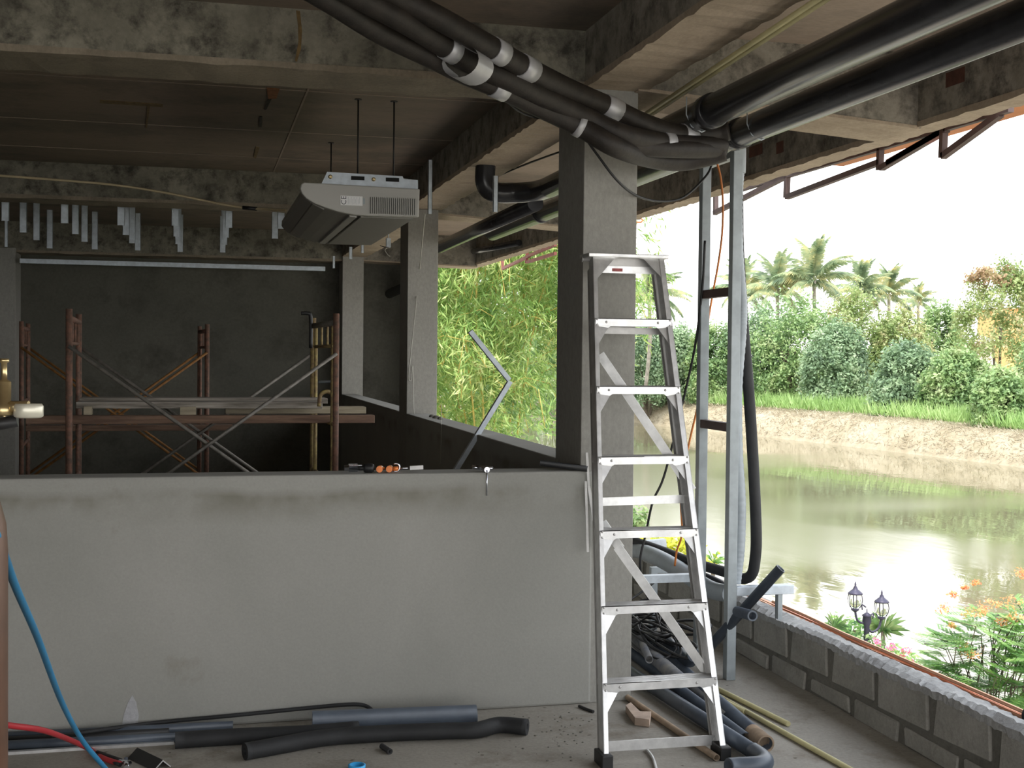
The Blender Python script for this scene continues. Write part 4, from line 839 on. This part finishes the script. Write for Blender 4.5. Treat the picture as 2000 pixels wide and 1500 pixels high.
# ------------------------------------------------------------------ scaffolds
def scaffold(y0, y1, xn0, xn1, xf0, xf1, top, lab, rusty, group):
    cxm = (xn0 + xn1) / 2; e = empty('scaffold', (cxm, (y0 + y1) / 2, 0), lab, 'scaffold', group)
    mt = lambda s_: 'rust_post' if rusty or s_ == 0 else 'rust_yellow'
    for side, (xn, xf) in enumerate(((xn0, xf0), (xn1, xf1))):
        fr_n, fr_f = Vector((xn, y0, 0)), Vector((xf, y1, 0)); h = top
        m1 = 'rust_post'; m2 = 'rust_post' if rusty or side == 0 else 'rust_yellow'
        MB().tube([fr_n, fr_n + Vector((0, 0, h))], .021, 12).build('standard', m1, e); MB().tube([fr_f, fr_f + Vector((0, 0, h))], .021, 12).build('standard', m2, e)
        d = (fr_f - fr_n).normalized(); L = (fr_f - fr_n).length; up = Vector((0, 0, 1))
        MB().tube([fr_n + up * (h - .06), fr_f + up * (h - .06)], .021, 10).build('ledger', 'rust_post' if side == 0 or rusty else 'brace', e)
        MB().tube([fr_n + d * .1 + up * (h - .22), fr_f - d * .1 + up * (h - .22)], .013, 8).build('ledger', m2, e)
        for t in (.13, .87): MB().tube([fr_n + d * L * t + up * .15, fr_n + d * L * t + up * (h - .08)], .014, 8).build('inner_post', m2, e)
        for t in (.35, .6): MB().tube([fr_n + d * L * t + up * (h - .22), fr_n + d * L * t + up * (h - .07)], .008, 6).build('rung', m2, e)
        for z in (.35, .75, 1.16): MB().tube([fr_n + up * z, fr_f + up * z], .015, 8).build('ledger', m2, e)
    for (a, b_, yy, mt_) in ((xn0, xn1, y0 - .03, 'brace_rust' if rusty else 'brace'), (xf0, xf1, y1 + .03, 'brace_rust' if rusty else 'brace')):
        MB().tube([(a, yy, top - .24), (b_, yy, .42)], .012, 8).build('cross_brace', mt_, e); MB().tube([(b_, yy - .02, top - .27), (a, yy - .02, .40)], .012, 8).build('cross_brace', mt_, e)
    return e
scaffold(8.5, 9.7, -.81, .904, -.856, .856, 1.915, 'rusty pipe scaffold with plank deck behind the partition wall', False, 'pipe scaffolds')
scaffold(12.3, 13.3, -1.588, .08, -1.655, .01, 1.91, 'rustier pipe scaffold standing further back against the dark wall', True, 'pipe scaffolds')
def plank(p0, p1, Y0_, Y1_, th, mt, lab, name='plank'):
    a, b_ = at(*p0, y=Y0_), at(*p1, y=Y0_); z = (a.z + b_.z) / 2
    return tag(MB().box((a.x, Y0_, z - th / 2), (b_.x, Y1_, z + th / 2)).build(name, mt, bevel=.004), lab, 'plank')
plank((148, 790), (630, 793), 8.9, 9.12, .045, 'wood', 'front cement splashed plank of the scaffold deck')
plank((155, 782), (640, 784), 9.16, 9.4, .04, 'wood', 'rear cement splashed plank of the scaffold deck')
plank((50, 819), (732, 820), 8.72, 8.83, .055, 'wood_red', 'long red brown beam under the scaffold deck')
plank((440, 801), (715, 802), 9.15, 9.3, .05, 'wood_pale', 'pale squared timber sticking out right of the scaffold')
plank((50, 836), (455, 837), 12.1, 12.28, .05, 'wood_red', 'dark red board on the rear scaffold')
tag(MB().box((at(165, 800, y=8.9).x, 8.84, 1.215), (at(180, 800, y=8.9).x, 8.96, 1.27)).build('wood_block', 'wood_pale'), 'small wooden block under the left end of the deck', 'wood block')
tag(MB().box((at(352, 800, y=8.9).x, 8.84, 1.212), (at(383, 800, y=8.9).x, 8.96, 1.268)).build('wood_block', 'wood_pale'), 'broken wooden block under the middle of the deck', 'wood block')
p = at(640, 780, y=8.8); c_ = Vector((p.x, 8.8, p.z))
tag(MB().tube(curve([c_ + Vector((-.06, 0, -.05)), c_ + Vector((-.05, 0, .03)), c_ + Vector((0, 0, .055)), c_ + Vector((.045, 0, .02)), c_ + Vector((.05, 0, -.05))], 6), .014, 8).build('scaffold_clamp', 'rust_yellow'), 'bent rusty clamp on the deck by the right scaffold post', 'clamp')
tag(MB().tube(curve([at(588, 612, y=9.66), at(600, 612, y=9.66), at(607, 620, y=9.66), at(607, 680, y=9.66)], 6), .014, 8).build('bent_bar', 'black'), 'bent dark bar hooked on the right rear scaffold post', 'bar')
tag(MB().tube([at(622, 746, y=16.18), at(648, 745, y=16.18)], .02, 8).build('pipe_stub', 'duct'), 'small pale pipe stub low on the back wall behind the scaffold', 'pipe')
tag(MB().tube(curve([at(830, 418, y=8.95), at(820, 520, y=10.66), at(812, 600, y=10.66), at(801, 705, y=10.66), at(798, 738, y=10.66), at(803, 742, y=10.66), at(806, 715, y=10.66), at(808, 800, y=10.66), at(814, 860, y=10.6)], 6), .0045, 5).build('string', 'string'), 'thin pale string hanging down the front of the middle column', 'string')
tag(MB().tube([at(862, 790, x=1.745), at(861, 905, x=1.745)], .002, 4).build('string', 'string'), 'fine pale thread on the sill wall right of the middle column', 'string')
# chevron of steel channel leaning on the sill
YC = 7.9; a, b_ = at(918, 647, y=YC), at(994, 742, y=YC); c_ = at(890, 914, y=YC); d_ = (c_ - b_).normalized(); c2 = b_ + d_ * ((b_.z) / -d_.z)
mb = MB(); mb.bar(a, b_, .04, .03, (1, 0, 0)); mb.bar(b_ + (a - b_).normalized() * -.012, c2, .04, .03, (1, 0, 0))
tag(mb.build('bent_channel', 'galv'), 'pale steel channel bent into a sharp angle leaning on the sill wall', 'channel')
for px, py, r_ in ((844, 803, .025), (852, 802, .03), (860, 801, .022)):
    p = at(px, py, x=1.86); rb_ = MB(); rb_.lathe((1.86, p.y, 1.13), [(r_, 0), (r_ * 1.1, .01), (r_ * .5, .022)], 6); tag(rb_.build('rubble', 'mortar'), {844: 'left', 852: 'middle', 860: 'right'}[px] + ' lump of rubble on the sill at the foot of the middle column', 'rubble', 'rubble on the sill')

# ------------------------------------------------------------------ gas cylinder, regulator, hoses
gx, gy = -.352 - .115, 2.5
gx = at(15, 1200, y=2.5).x - .115
gc = empty('gas_cylinder', (gx, gy, 0), 'brown gas cylinder at the left edge of the picture', 'gas cylinder')
MB().lathe((gx, gy, 0), [(.10, 0), (.115, .02), (.115, 1.27), (.112, 1.32), (.098, 1.375), (.07, 1.42), (.04, 1.45), (.032, 1.46)], 32).build('cylinder_body', 'cylinder', gc)
MB().lathe((gx, gy, 1.46), [(.03, 0), (.03, .05), (.016, .06), (.016, .12)], 16).build('valve', 'brass', gc)
rg = empty('regulator', at(10, 800, y=2.45), 'brass pressure regulator with a round gauge on the gas cylinder', 'regulator')
b0 = at(8, 812, y=2.45)
MB().lathe(b0, [(.014, 0), (.017, .003), (.017, .021), (.012, .023), (.0125, .062), (.0105, .064), (.0055, .067), (.0055, .097), (.009, .099), (.009, .105)], 20).build('brass_body', 'brass', rg)
MB().tube([(gx + .01, gy, 1.53), b0 + Vector((-.0, 0, .012))], .014, 12).build('inlet', 'brass', rg)
q_ = at(56, 803, y=2.44); MB().lathe(q_ + Vector((0, 0, -.012)), [(.022, 0), (.026, .003), (.026, .021), (.023, .026)], 24).build('gauge', 'gauge_white', rg)
MB().tube([b0 + Vector((0, 0, .016)), q_ + Vector((0, 0, .008))], .011, 10).build('gauge_stem', 'brass', rg)
MB().tube([b0 + Vector((-.03, 0, -.02)), at(34, 822, y=2.45)], .011, 10).build('outlet', 'black', rg)
tag(MB().tube(curve([at(-30, 1000, y=2.4), at(0, 1062, y=2.5), at(30, 1145, y=2.75), at(75, 1250, y=3.2), at(120, 1370, y=3.9), at(160, 1445, y=4.3), at(205, 1500, y=4.5), (at(215, 1515, z=.012))], 8), .0085, 10).build('gas_hose', 'blue'), 'blue gas hose falling from the cylinder to the floor', 'hose')
tag(MB().tube(curve([at(-20, 1405, y=4.5), at(14, 1416, y=4.6), at(90, 1428, y=4.8), at(165, 1458, z=.02), at(200, 1480, z=.015), at(235, 1492, z=.015)], 8), .011, 10).build('gas_hose', 'red'), 'red gas hose crossing the blue one near the floor', 'hose')
tor = empty('torch', at(225, 1488, z=0), 'black and steel cutting torch lying where the two hoses end', 'torch')
MB().tube([at(190, 1470, z=.02), at(236, 1486, z=.02)], .010, 8).build('handle', 'black', tor); MB().tube([at(190, 1475, z=.015), at(235, 1494, z=.015)], .008, 8).build('handle', 'black', tor)
MB().tube([at(234, 1487, z=.02), at(254, 1491, z=.02)], .010, 8).build('nozzle', 'chrome', tor); MB().tube([at(246, 1483, z=.02), at(247, 1499, z=.02)], .010, 8).build('fitting', 'chrome', tor)

# ------------------------------------------------------------------ things on the partition wall top
WT = 1.105
def wt(px, dy=.07): p = at(px, 918, y=YF + dy); return Vector((p.x, YF + dy, WT))
so = empty('socket_tool', wt(700), 'chrome socket head with a black grip on the wall top', 'tool')
MB().tube([wt(681) + Vector((0, 0, .02)), wt(698) + Vector((0, 0, .02))], .019, 14, hollow=.7).build('socket_head', 'chrome', so)
MB().tube([wt(697) + Vector((0, 0, .02)), wt(712, .05) + Vector((0, 0, .02))], .011, 10).build('grip_neck', 'black', so)
MB().lathe(wt(711, .05) + Vector((0, 0, .021)), [(.018, 0), (.021, .01), (.021, .035), (.016, .045)], 14, (1, -.3, 0)).build('grip', 'black', so)
for px, lab in ((741, 'left'), (760, 'right')):
    f_ = empty('pipe_fitting', wt(px), '%s one of two orange pipe fittings on the wall top' % lab, 'fitting', 'orange fittings on the wall top')
    MB().tube([wt(px, .03) + Vector((0, 0, .016)), wt(px, .08) + Vector((.004, 0, .016))], .015, 12, hollow=.6).build('fitting_body', 'amber', f_)
    MB().tube([wt(px) + Vector((.008, 0, .016)), wt(px) + Vector((.024, 0, .018))], .006, 8).build('fitting_stem', 'amber', f_)
tc_ = empty('tube_cutter', wt(790), 'steel tube cutter with a grey handle on the wall top', 'tool')
ring = [wt(773) + Vector((math.cos(a) * .018, 0, .02 + math.sin(a) * .018)) for a in np.linspace(-2.2, 2.2, 14)]
MB().tube(ring, .004, 8).build('cutter_jaw', 'chrome', tc_); MB().tube([wt(767) + Vector((0, 0, .014)), wt(777) + Vector((0, 0, .014))], .011, 10).build('cutter_wheel', 'amber', tc_)
MB().tube([wt(781) + Vector((0, 0, .016)), wt(800) + Vector((0, 0, .016))], .005, 8).build('shaft', 'chrome', tc_)
MB().bar(wt(800) + Vector((0, 0, .017)), wt(826) + Vector((0, 0, .020)), .018, .018).build('handle', 'alu_dull', tc_)
gp = empty('gear_puller', wt(945), 'small steel clamp tool with a long rod hanging over the wall face', 'tool')
fx = at(951, 915, y=YF - .012)
MB().tube([wt(922) + Vector((0, 0, .018)), wt(940) + Vector((0, 0, .012))], .010, 10).build('tool_arm', 'chrome', gp)
MB().tube([wt(930) + Vector((0, 0, .02)), wt(958) + Vector((0, -.05, .014))], .008, 10).build('tool_arm', 'chrome', gp)
MB().tube([(fx.x, YF + .05, WT + .012), (fx.x, YF - .015, WT + .012)], .013, 12, hollow=.6).build('tool_head', 'chrome', gp)
MB().tube([(fx.x, YF - .014, WT + .01), (fx.x, YF - .014, at(951, 968, y=YF - .014).z)], .0035, 8).build('rod', 'chrome', gp)
pp = empty('pipe_offcut', wt(1100), 'dark pipe offcut lying on the wall top beside the column', 'pipe')
MB().tube([at(1056, 904, y=YF + .10), at(1148, 916, y=YF - .02)], .014, 14, hollow=.8).build('pipe', 'black', pp)
for i, (p0, p1, w_, lab) in enumerate((((1146, 884), (1152, 985), .012, 'upper perforated steel strap hanging left of the ladder'), ((1150, 950), (1168, 1072), .014, 'slanting steel strap hanging left of the ladder'), ((1144, 940), (1148, 1078), .012, 'vertical steel strap on the wall end left of the ladder'))):
    a, b_ = at(*p0, y=YF - .02 - .012 * i), at(*p1, y=YF - .02 - .012 * i); s_ = MB().bar(a, b_, .003, w_, (1, 0, 0)).build('steel_strap', 'alu_dull'); tag(s_, lab, 'strap')
    MB().lathe(a + (b_ - a) * .08 + Vector((0, -.002, 0)), [(.003, 0), (.003, .002)], 8, (0, -1, 0)).build('strap_hole', 'hole', s_) if False else None

# ------------------------------------------------------------------ things on the floor
def ftube(pts, r, mt, name, lab, cat='pipe', hollow=0, n_=14, lift=None, group=None):
    P3 = [at(a, b_, z=(lift if lift else r)) for a, b_ in pts]; return tag(MB().tube(curve(P3, 6) if len(P3) > 2 else P3, r, n_, hollow=hollow).build(name, mt), lab, cat, group)
ftube([(610, 1410), (930, 1397)], .046, 'pvc', 'pvc_pipe', 'short thick blue grey pvc pipe lying against the partition', hollow=.9, lift=.052, n_=24)
ftube([(478, 1468), (540, 1457), (640, 1440), (760, 1432), (860, 1428), (930, 1426), (975, 1416), (1030, 1420)], .035, 'foam', 'foam_tube', 'front black foam pipe insulation on the floor', 'foam tube', .45, 18)
ftube([(342, 1446), (470, 1438), (600, 1432), (700, 1424)], .034, 'foam', 'foam_tube', 'rear black foam pipe insulation, partly under the pvc pipe', 'foam tube', .45, 18)
for i, (p0, p1, r_, mt, lab) in enumerate((((-40, 1458), (345, 1440), .020, 'pvc', 'front grey pipe of the bundle at the left foot of the partition'), ((-40, 1442), (455, 1418), .022, 'pvc', 'rear grey pipe of the bundle at the left foot of the partition'), ((-40, 1450), (330, 1430), .018, 'black', 'black pipe in the bundle at the left foot of the partition'))):
    ftube([p0, p1], r_, mt, 'pvc_pipe', lab, group='pipes along the partition')
p, q = at(-40, 1474, z=.006), at(340, 1450, z=.006); tag(MB().bar(p, q, .022, .012).build('metal_strip', 'alu'), 'thin shiny metal strip on the floor in front of the left pipes', 'strip')
tag(MB().tube(curve([at(150, 1432, z=.05), at(300, 1412, y=5.58), at(450, 1398, y=5.58), at(600, 1383, y=5.59), at(680, 1376, y=5.59), at(712, 1378, y=5.585), at(730, 1390, y=5.56), at(736, 1398, y=5.50)], 8), .009, 8).build('cable', 'foam'), 'dark cable bowed against the foot of the partition', 'cable')
la_ = empty('angle_offcut', at(302, 1475, z=0), 'black steel angle offcut with a bright cut end on the floor', 'angle offcut')
p, q = at(268, 1460, z=.036), at(318, 1484, z=.036); d_ = (q - p).normalized(); sd = Vector((d_.y, -d_.x, 0)).normalized()
MB().prism([p, p + sd * .042 - Vector((0, 0, .034)), p + sd * .039 - Vector((0, 0, .036)), p - Vector((0, 0, .005))], q - p).build('flange', 'black', la_)
MB().prism([p, p - sd * .036 - Vector((0, 0, .034)), p - sd * .033 - Vector((0, 0, .036)), p - Vector((0, 0, .005))], q - p).build('flange', 'black', la_)
e_ = q + d_ * .0008; MB().prism([e_ + Vector((0, 0, 0)), e_ + sd * .042 - Vector((0, 0, .034)), e_ + sd * .038 - Vector((0, 0, .036)), e_ - Vector((0, 0, .006)), e_ - sd * .032 - Vector((0, 0, .036)), e_ - sd * .036 - Vector((0, 0, .034))], d_ * .001).build('cut_end', 'alu', la_)
ftube([(746, 1457), (762, 1468)], .012, 'black', 'pipe_offcut', 'tiny black pipe offcut on the floor in front of the foam tubes', hollow=.6)
p = at(697, 1497, z=.015); tag(MB().lathe((p.x, p.y, 0), [(.024, 0), (.033, .004), (.035, .022), (.028, .024), (.024, .012), (.001, .010)], 24).build('blue_cap', 'bluecap'), 'bright blue plastic cap at the bottom edge of the picture', 'cap')
ftube([(1131, 1379), (1145, 1385), (1159, 1390)], .007, 'black', 'cable_offcut', 'short black cable scrap by the foot of the ladder', 'cable')
g = random.Random(4)
cr = MB()
for i in range(90):
    px, py = g.gauss(1085, 60), g.gauss(1428, 26)
    if py < 1392 or py > 1495 or px > 1160: continue
    p = at(px, py, z=0); r_ = g.uniform(.002, .006); cr.lathe(p, [(r_, 0), (r_ * .8, r_ * .5), (r_ * .2, r_ * .8)], 5)
tag(cr.build('floor_debris', 'mortar'), 'scattered crumbs of mortar on the floor left of the ladder', 'debris', kind='stuff')
# pipes and rods lying along the walkway, seen through the ladder
def fpipe(p0, p1, r, mt, lab, name='pvc_pipe', hollow=.85, lift=None, far=None):
    a, b_ = at(*p0, z=lift or r), at(*p1, z=lift or r)
    if far: a = b_ + (a - b_).normalized() * far
    return tag(MB().tube([a, b_], r, 18, hollow=hollow).build(name, mt), lab, 'pipe', 'loose pipes on the walkway floor')
pb = fpipe((1235, 1225), (1495, 1452), .034, 'pvc', 'thickest grey pipe on the walkway with a mud stained open end', lift=.036)
a, b_ = at(1470, 1431, z=.036), at(1496, 1453, z=.036); MB().tube([a, b_], .037, 18, hollow=.8).build('pipe_end', 'pvc_brown', pb)
fpipe((1215, 1262), (1456, 1442), .026, 'pvc', 'medium grey pipe on the walkway just left of the thickest one', lift=.028)
fpipe((1228, 1168 + 60), (1420, 1400), .024, 'pvc_dusty', 'dusty grey pipe on the walkway between the other pipes', lift=.026)
fpipe((1215, 1228), (1330, 1330), .036, 'pvc_dusty', 'dusty thick pipe on the walkway right behind the ladder', lift=.10)
fpipe((1225, 1188), (1268, 1288), .02, 'pvc_dusty', 'short grey pipe poking out from under the coiled cables', lift=.14)
fpipe((1226, 1372 - 10), (1400, 1480), .014, 'pvc_brown', 'thin mud coloured pipe nearest to the ladder feet', lift=.016)
el_ = empty('elbow_pipe', at(1450, 1480, z=0), 'long grey pipe ending in an elbow at the bottom edge of the picture', 'pipe')
c_ = at(1490, 1484, z=.04); MB().tube([at(1215, 1303, z=.04), at(1482, 1475, z=.04)], .032, 18).build('pipe', 'pvc', el_)
MB().tube(curve([at(1470, 1467, z=.04), at(1486, 1478, z=.04), at(1494, 1488, z=.04), at(1480, 1495, z=.04), at(1440, 1497, z=.04), at(1423, 1499, z=.04)], 6), .036, 18, hollow=.75).build('elbow', 'pvc', el_)
e3 = empty('elbow_pipe', at(1340, 1290, z=0), 'grey pipe with an upturned elbow end behind the ladder', 'pipe')
MB().tube(curve([at(1290, 1245, z=.12), at(1320, 1268, z=.12), at(1338, 1285, z=.11), at(1348, 1290, z=.12), at(1356, 1280, z=.17)], 6), .034, 16).build('pipe', 'pvc', e3)
for i, (p0, p1, lab) in enumerate((((1300, 1295), (1540, 1414), 'uppermost yellow conduit on the walkway floor'), ((1300, 1312), (1455, 1390), 'short yellow conduit between the other two on the walkway floor'), ((1290, 1296), (1700, 1525), 'longest yellow conduit on the walkway floor'))):
    a, b_ = at(*p0, z=.012), at(*p1, z=.012); tag(MB().tube([a, b_], .012, 10).build('conduit', 'rod'), lab, 'conduit', 'yellow conduits on the walkway floor')
tag(MB().tube(curve([at(1262, 1462, z=.008), at(1276, 1482, z=.008), at(1284, 1510, z=.008)], 5), .006, 8).build('cable_offcut', 'alu'), 'curved white cable scrap under the bottom bar of the ladder', 'cable')
g = random.Random(8)
rb_ = MB(); q0 = at(1235, 1375, z=0); poly = [at(px, py, z=.03) for px, py in ((1222, 1380), (1232, 1374), (1250, 1392), (1272, 1392), (1268, 1408), (1240, 1404))]
rb_.prism([p - Vector((0, 0, .028)) for p in poly], (0, 0, .034)); tag(rb_.build('broken_tile', 'rubble'), 'pinkish broken piece of tile by the pipes behind the ladder', 'tile')
# tangled cables
for i in range(7):
    g = random.Random(20 + i); c_ = at(g.uniform(1245, 1275), g.uniform(1215, 1245), z=.16); pts = []
    for k_ in range(16):
        a = k_ * .9 + g.uniform(-.3, .3); rr = .16 + .10 * math.sin(k_ * .7 + i) + g.uniform(-.03, .03)
        pts.append(Vector((c_.x + .03 + math.cos(a + i) * rr * .55 - .12 * math.sin(a) * (i % 3 - .5), c_.y + math.sin(a) * rr * (1.6 + .5 * (i % 2)), max(.08, .13 + .04 * math.sin(k_ * 1.3 + i) + .012 * i))))
    tag(MB().tube(curve(pts, 6), .0055 + .001 * (i % 3), 6).build('coiled_cable', 'black'), 'black cable coiled in the tangled heap behind the ladder', 'cable', 'tangled black cables behind the ladder')
for i, pts in enumerate((((1310, 1215, .3), (1290, 1190, .35), (1235, 1225, .2)), ((1258, 1130, .45), (1275, 1180, .3), (1300, 1250, .15), (1318, 1262, .12)), ((1215, 1182, .35), (1262, 1150, .4), (1292, 1125, .45)), ((1300, 1250, .12), (1340, 1268, .10), (1372, 1300, .02)))):
    tag(MB().tube(curve([at(a, b_, z=z) for a, b_, z in pts], 8), .006, 6).build('cable', 'black'), ('black cable arching over the heap behind the ladder', 'black cable dropping past the pipe stand to the floor', 'black cable slanting up behind the ladder brace', 'black cable trailing off the heap towards the steel post')[i], 'cable')
# copper tubes along the outside of the block wall and the black roll at their end
for i, (x, z, y0, y1) in enumerate(((3.065, .275, 4.05, 7.5), (3.085, .276, 4.0, 9.5), (3.105, .275, 4.05, 11), (3.075, .294, 4.02, 6.3))):
    g = random.Random(i); pts = [(x + g.uniform(-.008, .008), y0 + (y1 - y0) * k_ / 6, z + .004 + (g.uniform(0, .006) if i == 3 else 0)) for k_ in range(7)]
    tag(MB().tube(curve(pts, 5), .009, 8).build('copper_tube', 'copper'), ('inner', 'middle', 'outer', 'topmost')[i] + ' copper tube of the bundle lying outside the block wall', 'copper tube', 'copper tubes along the block wall')
tag(MB().tube(curve([(3.09, 4.12, .29), (3.10, 3.95, .30), (3.12, 3.75, .31), (3.13, 3.3, .31)], 6), .035, 14, hollow=.6).build('foam_tube', 'foam'), 'black foam sleeve over the copper tubes at the right edge', 'foam tube')

for o in bpy.data.objects:
    if o.parent and o.name.split('.')[0] in ('foliage', 'flower_cluster', 'flower_head', 'brown_tips', 'culms', 'vent_ribs', 'label_lines'): o['kind'] = 'stuff'
